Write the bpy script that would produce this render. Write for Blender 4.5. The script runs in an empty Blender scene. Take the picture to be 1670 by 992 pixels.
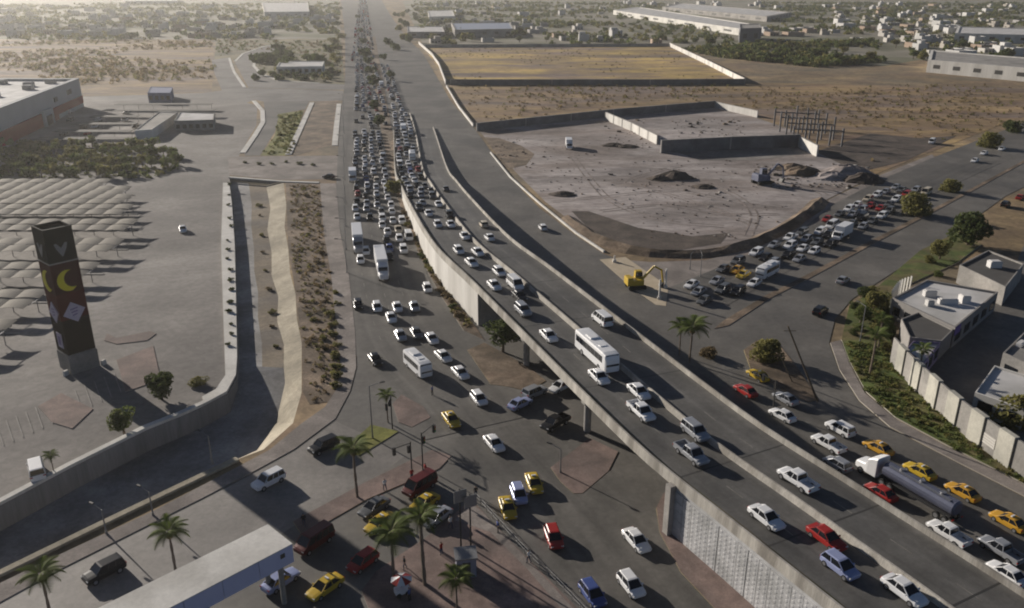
import bpy, bmesh, math, random
import numpy as np
from mathutils import Vector, Matrix, Euler
from mathutils.geometry import tessellate_polygon

random.seed(7)
SC = bpy.context.scene
C = SC.collection

# ------------------------------------------------------------------ camera, sky, sun, exposure
H = 60.0                      # camera height above the street
F = 1370.0                    # focal length in photo pixels (1670 wide)
TH = math.atan(536 / F)       # pitch below the horizon
cam = bpy.data.objects.new('camera', bpy.data.cameras.new('camera'))
C.objects.link(cam)
cam.location = (0, 0, H)
cam.rotation_euler = (math.pi / 2 - TH, 0, 0)
cam.data.sensor_width = 36
cam.data.lens = 36 * F / 1670
cam.data.clip_start = 0.5
cam.data.clip_end = 9000
SC.camera = cam

SUN_EL, SUN_AZ = math.radians(15.5), math.radians(-47)     # azimuth from +Y, towards -X
world = bpy.data.worlds.new('World')
SC.world = world
world.use_nodes = True
wn = world.node_tree
bg = wn.nodes['Background']
sky = wn.nodes.new('ShaderNodeTexSky')
sky.sky_type = 'NISHITA'
sky.sun_disc = False
sky.sun_elevation = SUN_EL
sky.sun_rotation = SUN_AZ
sky.air_density = 0.45
sky.dust_density = 0.4
wn.links.new(sky.outputs[0], bg.inputs[0])
bg.inputs[1].default_value = 0.05
sl = bpy.data.lights.new('sun', 'SUN')
sl.energy = 5.0
sl.angle = math.radians(0.55)
sl.color = (1.0, 0.92, 0.82)
sun = bpy.data.objects.new('sun', sl)
C.objects.link(sun)
sd = Vector((-math.sin(SUN_AZ) * math.cos(SUN_EL), -math.cos(SUN_AZ) * math.cos(SUN_EL), -math.sin(SUN_EL)))
sun.rotation_euler = sd.to_track_quat('-Z', 'Y').to_euler()
sun.location = (-200, 200, 200)
SC.view_settings.view_transform = 'Standard'
SC.view_settings.look = 'None'
SC.view_settings.gamma = 1.0
SC.view_settings.exposure = 0.4
SC.render.engine = 'CYCLES'
SC.cycles.max_bounces = 5
SC.cycles.volume_bounces = 1
SC.cycles.transparent_max_bounces = 6
SC.cycles.filter_width = 2.0

# ------------------------------------------------------------------ helpers
def W(x, y, z=0.0):
    """photo pixel -> point of the place at height z"""
    u, v = (x - 835) / F, (y - 496) / F
    d = Vector((u, math.cos(TH) - v * math.sin(TH), -math.sin(TH) - v * math.cos(TH)))
    t = (z - H) / d.z
    return Vector((0, 0, H)) + d * t

_mats = {}
def mat(name, c1, c2=None, scale=0.3, rough=0.9, c3=None, scale3=0.03, metallic=0.0, bump=0.0, spec=0.3, detail=6.0, stretch=None, mottle=0.0):
    if name in _mats:
        return _mats[name]
    m = bpy.data.materials.new(name)
    m.use_nodes = True
    nt = m.node_tree
    b = nt.nodes['Principled BSDF']
    b.inputs['Roughness'].default_value = rough
    b.inputs['Metallic'].default_value = metallic
    b.inputs['Specular IOR Level'].default_value = spec
    b.inputs['Base Color'].default_value = (*c1, 1)
    if c2 is not None:
        geo = nt.nodes.new('ShaderNodeNewGeometry')
        src = geo.outputs['Position']
        if stretch:
            mp = nt.nodes.new('ShaderNodeMapping')
            mp.inputs['Scale'].default_value = stretch
            nt.links.new(src, mp.inputs['Vector'])
            src = mp.outputs[0]
        n1 = nt.nodes.new('ShaderNodeTexNoise')
        n1.inputs['Scale'].default_value = scale
        n1.inputs['Detail'].default_value = detail
        n1.inputs['Roughness'].default_value = 0.65
        nt.links.new(src, n1.inputs['Vector'])
        r1 = nt.nodes.new('ShaderNodeValToRGB')
        r1.color_ramp.elements[0].position = 0.36
        r1.color_ramp.elements[1].position = 0.64
        r1.color_ramp.elements[0].color = (*c1, 1)
        r1.color_ramp.elements[1].color = (*c2, 1)
        nt.links.new(n1.outputs['Fac'], r1.inputs['Fac'])
        out = r1.outputs[0]
        if c3 is not None:
            n2 = nt.nodes.new('ShaderNodeTexNoise')
            n2.inputs['Scale'].default_value = scale3
            n2.inputs['Detail'].default_value = 5
            nt.links.new(src, n2.inputs['Vector'])
            r2 = nt.nodes.new('ShaderNodeValToRGB')
            r2.color_ramp.elements[0].position = 0.45
            r2.color_ramp.elements[1].position = 0.62
            nt.links.new(n2.outputs['Fac'], r2.inputs['Fac'])
            mx = nt.nodes.new('ShaderNodeMixRGB')
            mx.inputs[2].default_value = (*c3, 1)
            nt.links.new(r2.outputs[0], mx.inputs[0])
            nt.links.new(out, mx.inputs[1])
            out = mx.outputs[0]
        if mottle:
            for sc_, am in ((scale * 9, mottle * .7), (scale * .45, mottle)):
                n3 = nt.nodes.new('ShaderNodeTexNoise')
                n3.inputs['Scale'].default_value = sc_
                n3.inputs['Detail'].default_value = 8
                n3.inputs['Roughness'].default_value = 0.7
                n3.inputs['Distortion'].default_value = 0.6
                nt.links.new(src, n3.inputs['Vector'])
                r3 = nt.nodes.new('ShaderNodeMapRange')
                r3.inputs['From Min'].default_value = 0.39
                r3.inputs['From Max'].default_value = 0.61
                r3.inputs['To Min'].default_value = 1 - am
                r3.inputs['To Max'].default_value = 1 + am
                nt.links.new(n3.outputs['Fac'], r3.inputs['Value'])
                m3 = nt.nodes.new('ShaderNodeVectorMath')
                m3.operation = 'SCALE'
                nt.links.new(out, m3.inputs[0])
                nt.links.new(r3.outputs[0], m3.inputs['Scale'])
                out = m3.outputs[0]
        nt.links.new(out, b.inputs['Base Color'])
        if bump:
            bp = nt.nodes.new('ShaderNodeBump')
            bp.inputs['Strength'].default_value = 0.6
            bp.inputs['Distance'].default_value = bump
            nt.links.new(n1.outputs['Fac'], bp.inputs['Height'])
            nt.links.new(bp.outputs[0], b.inputs['Normal'])
    _mats[name] = m
    return m

class MB:
    def __init__(self):
        self.v, self.f, self.m = [], [], []
    def face(self, pts, m=0):
        i = len(self.v)
        self.v += [tuple(p) for p in pts]
        self.f.append(tuple(range(i, i + len(pts))))
        self.m.append(m)
    def add(self, vs, fs, m=0):
        i = len(self.v)
        self.v += [tuple(p) for p in vs]
        self.f += [tuple(i + k for k in f) for f in fs]
        self.m += [m] * len(fs)
    def box(self, c, s, rz=0.0, m=0, top=1.0):
        """c: centre of the base, s: size; top: taper of the upper face"""
        co, si = math.cos(rz), math.sin(rz)
        vs = []
        for z, k in ((0, 1.0), (s[2], top)):
            for a, b in ((-1, -1), (1, -1), (1, 1), (-1, 1)):
                x, y = a * s[0] / 2 * k, b * s[1] / 2 * k
                vs.append((c[0] + x * co - y * si, c[1] + x * si + y * co, c[2] + z))
        self.add(vs, [(3, 2, 1, 0), (4, 5, 6, 7), (0, 1, 5, 4), (1, 2, 6, 5), (2, 3, 7, 6), (3, 0, 4, 7)], m)
        return self
    def bar(self, a, b, w, h, m=0):
        """upright rectangular bar from a to b (base centre line), width w, height h"""
        a, b = Vector(a), Vector(b)
        d = (b - a); d.z = 0
        d.normalize()
        n = Vector((-d.y, d.x, 0)) * (w / 2)
        up = Vector((0, 0, h))
        vs = [a - n, b - n, b + n, a + n, a - n + up, b - n + up, b + n + up, a + n + up]
        self.add(vs, [(3, 2, 1, 0), (4, 5, 6, 7), (0, 1, 5, 4), (1, 2, 6, 5), (2, 3, 7, 6), (3, 0, 4, 7)], m)
        return self
    def tube(self, a, b, r0, r1=None, n=8, m=0, cap=True):
        a, b = Vector(a), Vector(b)
        if r1 is None: r1 = r0
        d = (b - a).normalized()
        x = d.orthogonal().normalized()
        y = d.cross(x)
        vs = []
        for p, r in ((a, r0), (b, r1)):
            for k in range(n):
                t = 2 * math.pi * k / n
                vs.append(p + (x * math.cos(t) + y * math.sin(t)) * r)
        fs = [(k, (k + 1) % n, n + (k + 1) % n, n + k) for k in range(n)]
        if cap:
            fs += [tuple(range(n - 1, -1, -1)), tuple(range(n, 2 * n))]
        self.add(vs, fs, m)
        return self
    def prism(self, poly, z0, z1, m=0, mside=None):
        """flat polygon raised from z0 to z1"""
        poly = ccw(poly)
        n = len(poly)
        vt = [(p[0], p[1], z1) for p in poly]
        for t in tris(poly):
            self.add([vt[k] for k in t], [(0, 1, 2)], m)
        for k in range(n):
            p, q = poly[k], poly[(k + 1) % n]
            self.face([(p[0], p[1], z0), (q[0], q[1], z0), (q[0], q[1], z1), (p[0], p[1], z1)], m if mside is None else mside)
        return self
    def loft(self, rings, m=0, cap=True):
        n = len(rings[0])
        i = len(self.v)
        for r in rings:
            self.v += [tuple(p) for p in r]
        for a in range(len(rings) - 1):
            for k in range(n):
                self.f.append((i + a * n + k, i + a * n + (k + 1) % n, i + (a + 1) * n + (k + 1) % n, i + (a + 1) * n + k))
                self.m.append(m)
        if cap:
            self.f.append(tuple(i + k for k in range(n - 1, -1, -1))); self.m.append(m)
            self.f.append(tuple(i + (len(rings) - 1) * n + k for k in range(n))); self.m.append(m)
        return self
    def mesh(self, name, mats, smooth=False):
        me = bpy.data.meshes.new(name)
        me.from_pydata(self.v, [], self.f)
        for x in (mats if isinstance(mats, (list, tuple)) else [mats]):
            me.materials.append(x)
        me.polygons.foreach_set('material_index', self.m)
        if smooth:
            me.polygons.foreach_set('use_smooth', [True] * len(self.f))
        me.update()
        return me
    def shift(self, o):
        self.v = [(p[0] - o[0], p[1] - o[1], p[2] - o[2]) for p in self.v]
        return self
    def build(self, name, mats, parent=None, smooth=False, world=False):
        if parent is not None and world:
            self.shift(parent.location)
        return put(name, self.mesh(name, mats, smooth), parent)

def ccw(poly):
    poly = [(p[0], p[1]) for p in poly]
    a = sum(poly[k][0] * poly[(k + 1) % len(poly)][1] - poly[(k + 1) % len(poly)][0] * poly[k][1] for k in range(len(poly)))
    return poly if a > 0 else poly[::-1]

def tris(poly):
    out = []
    for t in tessellate_polygon([[Vector((p[0], p[1], 0)) for p in poly]]):
        a, b, c = (poly[k] for k in t)
        s = (b[0] - a[0]) * (c[1] - a[1]) - (b[1] - a[1]) * (c[0] - a[0])
        out.append(t if s > 0 else (t[0], t[2], t[1]))
    return out

def put(name, me, parent=None, loc=None, rot=None, scale=None):
    o = bpy.data.objects.new(name, me)
    C.objects.link(o)
    if parent is not None: o.parent = parent
    if loc is not None: o.location = loc
    if rot is not None: o.rotation_euler = rot
    if scale is not None: o.scale = scale
    return o

def tag(o, label, cat, group=None):
    o['label'] = label
    o['category'] = cat
    if group: o['group'] = group
    return o

def thing(name, label, cat, loc=(0, 0, 0), rz=0.0, group=None, scale=None):
    o = put(name, None, None, loc, (0, 0, rz), scale)
    return tag(o, label, cat, group)

def struct(o):
    o['kind'] = 'structure'
    return o

def stuff(o, label, cat):
    o['kind'] = 'stuff'
    return tag(o, label, cat)

def px(pts, z=0.0):
    return [W(p[0], p[1], z) for p in pts]

_level = [0.0]
def sheet(name, pts, m, z=None, world=False):
    """flat piece of ground laid just above the one before"""
    if z is None:
        _level[0] += 0.004
        z = _level[0]
    poly = ccw(pts if world else px(pts))
    b = MB()
    vs = [(p[0], p[1], z) for p in poly]
    b.add(vs, tris(poly), 0)
    return struct(b.build(name, m))

def slab(name, pts, m, h=0.15, kerb=None, world=False, parent=None):
    poly = pts if world else px(pts)
    b = MB()
    b.prism(poly, -0.05, h, 0, 1)
    o = b.build(name, [m, kerb or m], parent)
    return o if parent else struct(o)

class Path:
    def __init__(self, pts, step=2.0):
        pts = [Vector(p) for p in pts]
        P = [pts[0] * 2 - pts[1]] + pts + [pts[-1] * 2 - pts[-2]]
        out = []
        for i in range(1, len(P) - 2):
            n = max(2, int((P[i + 1] - P[i]).length / step))
            for k in range(n):
                t = k / n
                a, b, c, d = P[i - 1], P[i], P[i + 1], P[i + 2]
                out.append(0.5 * ((2 * b) + (c - a) * t + (2 * a - 5 * b + 4 * c - d) * t * t + (3 * b - a - 3 * c + d) * t ** 3))
        out.append(P[-2])
        self.p = out
        self.s = [0.0]
        for a, b in zip(out, out[1:]):
            self.s.append(self.s[-1] + (b - a).length)
        self.arr = np.array([(q.x, q.y) for q in out])
    def at(self, s):
        s = min(max(s, 0), self.s[-1] - 1e-3)
        i = int(np.searchsorted(self.s, s, side='right')) - 1
        i = min(i, len(self.p) - 2)
        t = (s - self.s[i]) / (self.s[i + 1] - self.s[i])
        return self.p[i].lerp(self.p[i + 1], t), (self.p[i + 1] - self.p[i]).normalized()
    def near(self, x, y):
        d = (self.arr[:, 0] - x) ** 2 + (self.arr[:, 1] - y) ** 2
        i = int(d.argmin())
        i = min(i, len(self.p) - 2)
        best = self.s[i]
        if i > 0: i0 = i - 1
        else: i0 = 0
        bd = 1e18
        for k in (i0, i):
            a, b = self.p[k], self.p[k + 1]
            ab = Vector((b.x - a.x, b.y - a.y)); L2 = ab.length_squared
            t = max(0, min(1, ((x - a.x) * ab.x + (y - a.y) * ab.y) / L2))
            q = (a.x + ab.x * t - x) ** 2 + (a.y + ab.y * t - y) ** 2
            if q < bd: bd, best = q, self.s[k] + (self.s[k + 1] - self.s[k]) * t
        return best
    def offset(self, s, off, dz=0.0):
        p, t = self.at(s)
        e = Vector((-t.y, t.x, 0)).normalized()
        return p + e * off + Vector((0, 0, dz))

# ------------------------------------------------------------------ materials
GROUND = mat('dry_ground', (0.18, 0.122, 0.08), (0.31, 0.225, 0.115), 0.04, c3=(0.13, 0.105, 0.07), scale3=0.018, bump=0.05, mottle=.35)
ASPHALT = mat('asphalt', (0.118, 0.109, 0.096), (0.155, 0.144, 0.128), 0.12, 0.7, c3=(0.1, 0.094, 0.085), scale3=0.05, spec=0.35, bump=0.01, mottle=.16)
ASPHALT2 = mat('worn_asphalt', (0.18, 0.165, 0.15), (0.225, 0.207, 0.187), 0.15, 0.7, c3=(0.15, 0.138, 0.126), scale3=0.06, spec=0.35, bump=0.01, mottle=.16)
DECKASPH = mat('deck_asphalt', (0.118, 0.113, 0.105), (0.15, 0.143, 0.132), 0.15, 0.7, c3=(0.095, 0.092, 0.088), scale3=0.06, spec=0.35, bump=0.01, mottle=.16)
def worn(base, name, lane, lo, hi, edge=1.2):
    """copy of an asphalt with wheel-darkened tracks along the traffic lanes (u = metres across, v = metres along)"""
    m = base.copy(); m.name = name
    nt = m.node_tree; b = nt.nodes['Principled BSDF']
    src = b.inputs['Base Color'].links[0].from_socket
    uv = nt.nodes.new('ShaderNodeUVMap'); uv.uv_map = 'lane'
    sep = nt.nodes.new('ShaderNodeSeparateXYZ'); nt.links.new(uv.outputs[0], sep.inputs[0])
    mp = nt.nodes.new('ShaderNodeMapping'); mp.inputs['Scale'].default_value = (1.3, .035, 1)
    nt.links.new(uv.outputs[0], mp.inputs['Vector'])
    ns = nt.nodes.new('ShaderNodeTexNoise'); ns.inputs['Scale'].default_value = 1; ns.inputs['Detail'].default_value = 6
    nt.links.new(mp.outputs[0], ns.inputs['Vector'])
    def M(op, a, c=None, clamp=False):
        n = nt.nodes.new('ShaderNodeMath'); n.operation = op; n.use_clamp = clamp
        for i, q in enumerate((a, c)):
            if q is None: continue
            if isinstance(q, (int, float)): n.inputs[i].default_value = q
            else: nt.links.new(q, n.inputs[i])
        return n.outputs[0]
    u = sep.outputs['X']
    wv = M('ABSOLUTE', M('SINE', M('MULTIPLY', u, math.pi / lane)))          # 0 on lane edges, 1 in lane middles
    ed = M('MULTIPLY', M('DIVIDE', M('SUBTRACT', u, lo), edge, True), M('DIVIDE', M('SUBTRACT', hi, u), edge, True))
    st = M('MULTIPLY', M('ADD', M('MULTIPLY', wv, .55), M('MULTIPLY', M('SUBTRACT', ns.outputs['Fac'], .38), 1.5)), ed)
    fac = M('SUBTRACT', 1.0, M('MULTIPLY', st, .34))
    vm = nt.nodes.new('ShaderNodeVectorMath'); vm.operation = 'SCALE'
    nt.links.new(src, vm.inputs[0]); nt.links.new(fac, vm.inputs['Scale'])
    nt.links.new(vm.outputs[0], b.inputs['Base Color'])
    return m
LOT = mat('lot_concrete', (0.192, 0.176, 0.162), (0.25, 0.23, 0.21), 0.08, 0.92, c3=(0.15, 0.138, 0.128), scale3=0.03, mottle=.2)
DUST = mat('dusty_soil', (0.255, 0.222, 0.21), (0.385, 0.345, 0.325), 0.05, 0.95, c3=(0.2, 0.165, 0.146), scale3=0.03, bump=0.05, stretch=(.7, 1.5, 1), mottle=.3)
BROWN = mat('brown_soil', (0.14, 0.1, 0.07), (0.225, 0.17, 0.12), 0.25, 0.95, c3=(0.1, 0.074, 0.05), scale3=0.12, bump=0.08, mottle=.35)
DARKSOIL_SHADE = mat('dark_soil_and_shade', (0.055, 0.044, 0.037), (0.1, 0.078, 0.064), 0.2, 0.95, bump=0.06, mottle=.3)
YELLOWF = mat('yellow_grass_field', (0.25, 0.165, 0.08), (0.47, 0.33, 0.09), 0.028, 0.95, c3=(0.17, 0.12, 0.095), scale3=0.02, stretch=(0.7, 1.4, 1), mottle=.35)
SCRUB = mat('scrub_field', (0.18, 0.115, 0.075), (0.34, 0.235, 0.105), 0.04, 0.95, c3=(0.135, 0.1, 0.08), scale3=0.018, stretch=(0.5, 1.6, 1), mottle=.4)
GRASS = mat('green_lawn', (0.06, 0.085, 0.018), (0.1, 0.125, 0.03), 0.35, 0.95, c3=(0.13, 0.105, 0.045), scale3=0.15, bump=0.1, mottle=.3)
OLIVE = mat('olive_grass', (0.12, 0.13, 0.025), (0.2, 0.19, 0.045), 0.12, 0.95, bump=0.08, mottle=.3)
PAVE = mat('pavement_concrete', (0.21, 0.182, 0.165), (0.28, 0.247, 0.222), 0.4, 0.92, c3=(0.18, 0.157, 0.142), scale3=0.1, mottle=.2)
KERB = mat('kerb_concrete', (0.33, 0.31, 0.27), (0.38, 0.35, 0.3), 0.6, 0.9)
KERBY = mat('kerb_yellow', (0.33, 0.26, 0.1), (0.38, 0.31, 0.15), 0.9, 0.9)
REDPAVE = mat('reddish_paving', (0.17, 0.122, 0.107), (0.24, 0.175, 0.15), 0.5, 0.92, c3=(0.15, 0.115, 0.102), scale3=0.12, mottle=.2)
BEIGE = mat('canal_lining', (0.3, 0.265, 0.2), (0.38, 0.335, 0.255), 0.15, 0.92, c3=(0.25, 0.22, 0.165), scale3=0.1, mottle=.2)
CANWALL = mat('canal_wall', (0.19, 0.19, 0.19), (0.24, 0.238, 0.235), 0.25, 0.9, mottle=.12, stretch=(1.6, 1.6, .12))
CANFLOOR = mat('canal_floor', (0.17, 0.135, 0.095), (0.23, 0.19, 0.14), 0.15, 0.95, c3=(0.15, 0.13, 0.11), scale3=0.08, mottle=.25)
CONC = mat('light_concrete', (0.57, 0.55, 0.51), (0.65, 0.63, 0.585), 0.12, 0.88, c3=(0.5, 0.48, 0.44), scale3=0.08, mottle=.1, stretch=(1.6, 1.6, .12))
CONC2 = mat('grey_concrete', (0.27, 0.255, 0.235), (0.33, 0.31, 0.285), 0.25, 0.9, c3=(0.22, 0.21, 0.195), scale3=0.1, mottle=.15)
DARKSHADEC = mat('dark_and_shaded_concrete', (0.12, 0.12, 0.125), (0.16, 0.158, 0.16), 0.25, 0.9, c3=(0.1, 0.1, 0.105), scale3=0.1, mottle=.15)  # dark concrete, also carries the shade of walls facing away from the sun
BARRIER = mat('barrier_concrete', (0.34, 0.32, 0.285), (0.42, 0.395, 0.35), 0.5, 0.9, c3=(0.25, 0.23, 0.2), scale3=0.2, mottle=.2, stretch=(1.6, 1.6, .12))
PANEL = mat('panel_concrete', (0.42, 0.42, 0.42), (0.5, 0.495, 0.49), 1.0, 0.88, c3=(0.36, 0.36, 0.355), scale3=0.2, mottle=.12)
WHITEW = mat('white_render', (0.6, 0.58, 0.53), (0.68, 0.65, 0.6), 0.2, 0.88, c3=(0.5, 0.48, 0.44), scale3=0.1)
ROOFW = mat('white_roof', (0.52, 0.51, 0.5), (0.62, 0.6, 0.58), 0.2, 0.8, c3=(0.42, 0.41, 0.39), scale3=0.12)
STEEL = mat('grey_steel', (0.25, 0.25, 0.25), rough=0.5, metallic=0.6)
DARKM = mat('dark_metal', (0.05, 0.048, 0.045), rough=0.6)
GLASS = mat('window_glass', (0.012, 0.014, 0.018), rough=0.12, spec=0.5)
TYRE = mat('tyre_rubber', (0.02, 0.02, 0.02), rough=0.9)
RIM = mat('wheel_rim', (0.35, 0.35, 0.36), rough=0.4, metallic=0.7)
LAMPG = mat('headlamp', (0.6, 0.6, 0.58), rough=0.2)
LAMPR = mat('tail_lamp', (0.3, 0.015, 0.01), rough=0.3)
PLASTIC = mat('dark_plastic', (0.03, 0.03, 0.032), rough=0.7)
BARK = mat('bark', (0.1, 0.075, 0.05), (0.14, 0.11, 0.075), 2.0, 0.95)
PALMBARK = mat('palm_bark', (0.15, 0.115, 0.085), (0.2, 0.16, 0.12), 2.0, 0.95)
PAINT = {
    'white': mat('paint_white', (0.72, 0.72, 0.72), rough=0.35, spec=0.5),
    'silver': mat('paint_silver', (0.36, 0.37, 0.39), rough=0.35, metallic=0.35),
    'grey': mat('paint_grey', (0.13, 0.135, 0.14), rough=0.35, metallic=0.2),
    'black': mat('paint_black', (0.018, 0.018, 0.02), rough=0.3),
    'red': mat('paint_red', (0.32, 0.025, 0.022), rough=0.35),
    'blue': mat('paint_blue', (0.06, 0.09, 0.25), rough=0.35),
    'yellow': mat('paint_yellow', (0.5, 0.34, 0.03), rough=0.38),
    'orange': mat('paint_orange', (0.5, 0.27, 0.03), rough=0.38),
    'pale blue': mat('paint_pale_blue', (0.32, 0.36, 0.55), rough=0.35, metallic=0.2),
    'maroon': mat('paint_maroon', (0.1, 0.012, 0.012), rough=0.4),
    'beige': mat('paint_beige', (0.5, 0.44, 0.34), rough=0.4),
}

# ================================================================== THE SETTING
# ---- drainage canal outline (left rim, right rim), sunken between car park and avenue
CL_U = px([(374, 288), (378, 320), (381, 355), (383, 390), (384, 425), (385, 460), (386, 500), (387, 545), (388, 585)])
CR_U = px([(462, 296), (467, 335), (464, 370), (470, 405), (473, 445), (482, 480), (484, 520), (492, 560), (492, 600)])
CL_L = px([(388, 585), (386, 615), (372, 642), (335, 662), (300, 678), (240, 702), (120, 762), (0, 826), (-150, 905), (-330, 1000)])
CR_L = px([(492, 600), (492, 640), (478, 690), (430, 733), (380, 752), (300, 790), (150, 862), (0, 935), (-140, 1003), (-330, 1100)])
canal_rim = CL_U + CL_L[1:] + CR_L[::-1] + CR_U[::-1][1:]

def ground_with_hole():
    bm = bmesh.new()
    def loop(pts):
        vs = [bm.verts.new((p[0], p[1], 0)) for p in pts]
        return [bm.edges.new((vs[k], vs[(k + 1) % len(vs)])) for k in range(len(vs))]
    es = loop([(-3300, -300), (3300, -300), (3300, 4200), (-3300, 4200)]) + loop(canal_rim)
    bmesh.ops.triangle_fill(bm, use_beauty=True, use_dissolve=False, edges=es)
    for f in list(bm.faces):
        if f.normal.z < 0: f.normal_flip()
    me = bpy.data.meshes.new('ground')
    bm.to_mesh(me)
    bm.free()
    me.materials.append(GROUND)
    return struct(put('ground', me))
ground_with_hole()

ZU, ZL = -1.3, -3.2
b = MB()
nb = [W(x_, y_, ZU) for x_, y_ in ((434, 302), (441, 340), (436, 375), (443, 412), (443, 450), (454, 484), (452, 524), (463, 562), (463, 600))]
fl = [Vector((p.x, p.y, ZU)) for p in CL_U]
for k in range(8):
    b.face([fl[k].lerp(nb[k], .52), fl[k + 1].lerp(nb[k + 1], .52), nb[k + 1], nb[k]])
    b.face([fl[k], fl[k + 1], fl[k + 1].lerp(nb[k + 1], .52), fl[k].lerp(nb[k], .52)], 1)
nl = [W(463, 600, ZU), W(465, 625, ZU * .6 + ZL * .4), W(450, 690, ZL), W(418, 735, ZL), W(384, 768, ZL)] + [p + Vector((-0.5, 0.3, ZL)) for p in CR_L[5:]]
zz = [ZU, ZU * .6 + ZL * .4, ZL] + [ZL] * 20
fl2 = [Vector((p.x, p.y, zz[k])) for k, p in enumerate(CL_L)]
b.face([fl2[0], fl2[1], nl[1], nl[0]], 1); b.face([fl2[1], fl2[2], nl[2], nl[1]], 1)
b.add([(p.x, p.y, ZL) for p in (fl2[2:] + nl[2:][::-1])], tris(fl2[2:] + nl[2:][::-1]), 1)
struct(b.build('canal_floor', [CANFLOOR, mat('canal_apron', (0.25, 0.245, 0.24), (0.33, 0.32, 0.31), .15, .9, c3=(0.2, 0.19, 0.18), scale3=.08, mottle=.2)]))
b = MB()
for S, zs in ((CL_U, [ZU] * 12), (CL_L, zz)):
    for k in range(len(S) - 1):
        p, q = S[k], S[k + 1]
        b.face([(p.x, p.y, zs[k]), (q.x, q.y, zs[k + 1]), (q.x, q.y, 0), (p.x, p.y, 0)])
p, q = CL_U[0], CR_U[0]
b.face([(p.x, p.y, ZU), (q.x, q.y, ZU), (q.x, q.y, 0), (p.x, p.y, 0)])
struct(b.build('canal_wall', CANWALL))
b = MB()
for k in range(8):
    b.face([nb[k], nb[k + 1], CR_U[k + 1], CR_U[k]])
for k in range(len(CR_L) - 1):
    b.face([nl[k], nl[k + 1], CR_L[k + 1], CR_L[k]])
struct(b.build('canal_bank', BEIGE))
# dry joints across the lining, and two pipes over the lower reach
def coping(name, pts, w, h, m, z=0.0):
    b = MB()
    for p, q in zip(pts, pts[1:]):
        b.bar((p.x, p.y, z), (q.x, q.y, z), w, h)
    return struct(b.build(name, m))
coping('canal_coping', [p + Vector((0.55, 0.2, 0)) for p in CR_L[4:]], 0.9, 0.35, BEIGE)
coping('canal_kerb', [p + Vector((-0.5, 0.25, 0)) for p in CL_L[2:]], 0.9, 0.45, CONC)

def kerbline(pts, w, h, m, name='kerb'):
    return coping(name, px(pts), w, h, m)
kerbline([(374, 95), (378, 108), (382, 118), (399, 143)], 1.6, .2, CONC)
kerbline([(384, 100), (396, 88), (430, 76), (462, 71)], 1.6, .2, CONC)
kerbline([(440, 87), (416, 96), (414, 108), (426, 121), (456, 132), (520, 136)], 2.0, .2, CONC)
kerbline([(414, 165), (428, 181), (429, 200), (415, 223), (396, 250)], 2.0, .25, CONC)
kerbline([(509, 168), (490, 210), (470, 253)], 2.2, .25, CONC)
kerbline([(553, 170), (549, 205), (546, 238)], 2.2, .2, CONC)
kerbline([(374, 290), (462, 297), (520, 299)], 1.2, .3, CONC)
# ---- large sheets of ground
TOWN = mat('town_ground', (0.17, 0.155, 0.115), (0.26, 0.235, 0.19), 0.02, 0.95, c3=(0.11, 0.115, 0.06), scale3=0.012)
sheet('town_ground', [(-300, 1), (552, 1), (556, 64), (-300, 64)], TOWN)
sheet('town_ground', [(656, 1), (1900, 1), (1900, 128), (1500, 98), (1440, 108), (1180, 96), (1090, 75), (690, 74)], TOWN)
sheet('parking_lot', [(-900, 158), (360, 158), (420, 172), (418, 205), (392, 250), (374, 288), (380, 330), (384, 400), (386, 480), (388, 585), (386, 615), (372, 642), (335, 662), (300, 678), (240, 702), (120, 762), (0, 826), (-150, 905), (-900, 1240)], LOT)
sheet('scrub_field', [(-900, 66), (345, 66), (350, 100), (345, 150), (140, 157), (-900, 157)], SCRUB)
sheet('olive_field', [(352, 66), (556, 64), (562, 138), (455, 133), (425, 122), (413, 108), (416, 95), (440, 86), (462, 75), (395, 88), (383, 100), (374, 94), (350, 98)], mat('olive_ground', (0.13, 0.115, 0.06), (0.21, 0.175, 0.1), 0.04, .95, c3=(0.1, 0.1, 0.045), scale3=.03, mottle=.35))
sheet('field_road', [(345, 98), (372, 94), (380, 115), (398, 143), (560, 148), (560, 164), (440, 168), (415, 163), (402, 168), (330, 160), (150, 166), (150, 158), (330, 152), (362, 148), (350, 120)], ASPHALT2)
sheet('field_road', [(383, 101), (395, 89), (430, 77), (462, 72), (462, 78), (440, 86), (415, 96), (413, 108), (425, 122), (455, 133), (562, 138), (562, 147), (405, 143)], ASPHALT2)
sheet('service_road', [(430, 166), (505, 165), (498, 178), (455, 187), (448, 216), (424, 254), (398, 254), (418, 224), (433, 200), (432, 182)], ASPHALT)
sheet('grass_strip', [(455, 186), (496, 180), (470, 254), (425, 254), (448, 222)], OLIVE)
sheet('bare_strip', [(512, 166), (552, 164), (545, 235), (478, 256)], BROWN)
sheet('crossing_road', [(372, 256), (560, 254), (556, 292), (462, 294), (374, 286)], PAVE)
sheet('dry_strip', [(466, 298), (522, 298), (528, 380), (542, 470), (552, 560), (556, 620), (540, 655), (505, 660), (494, 640), (492, 560), (482, 480), (470, 400)], BROWN)
sheet('yellow_field', [(690, 78), (1090, 76), (1212, 134), (735, 136)], YELLOWF)
sheet('rough_field', [(735, 136), (1212, 134), (1900, 150), (1900, 175), (1670, 190), (1500, 255), (1420, 288), (1330, 245), (1290, 210), (1180, 172), (1000, 186), (778, 212), (728, 150)], SCRUB)
sheet('building_site', [(780, 212), (1000, 190), (1180, 174), (1290, 212), (1335, 248), (1430, 285), (1350, 325), (1300, 362), (1235, 398), (1150, 418), (1060, 416), (1000, 402), (940, 368), (890, 330), (830, 270)], DUST)
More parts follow.
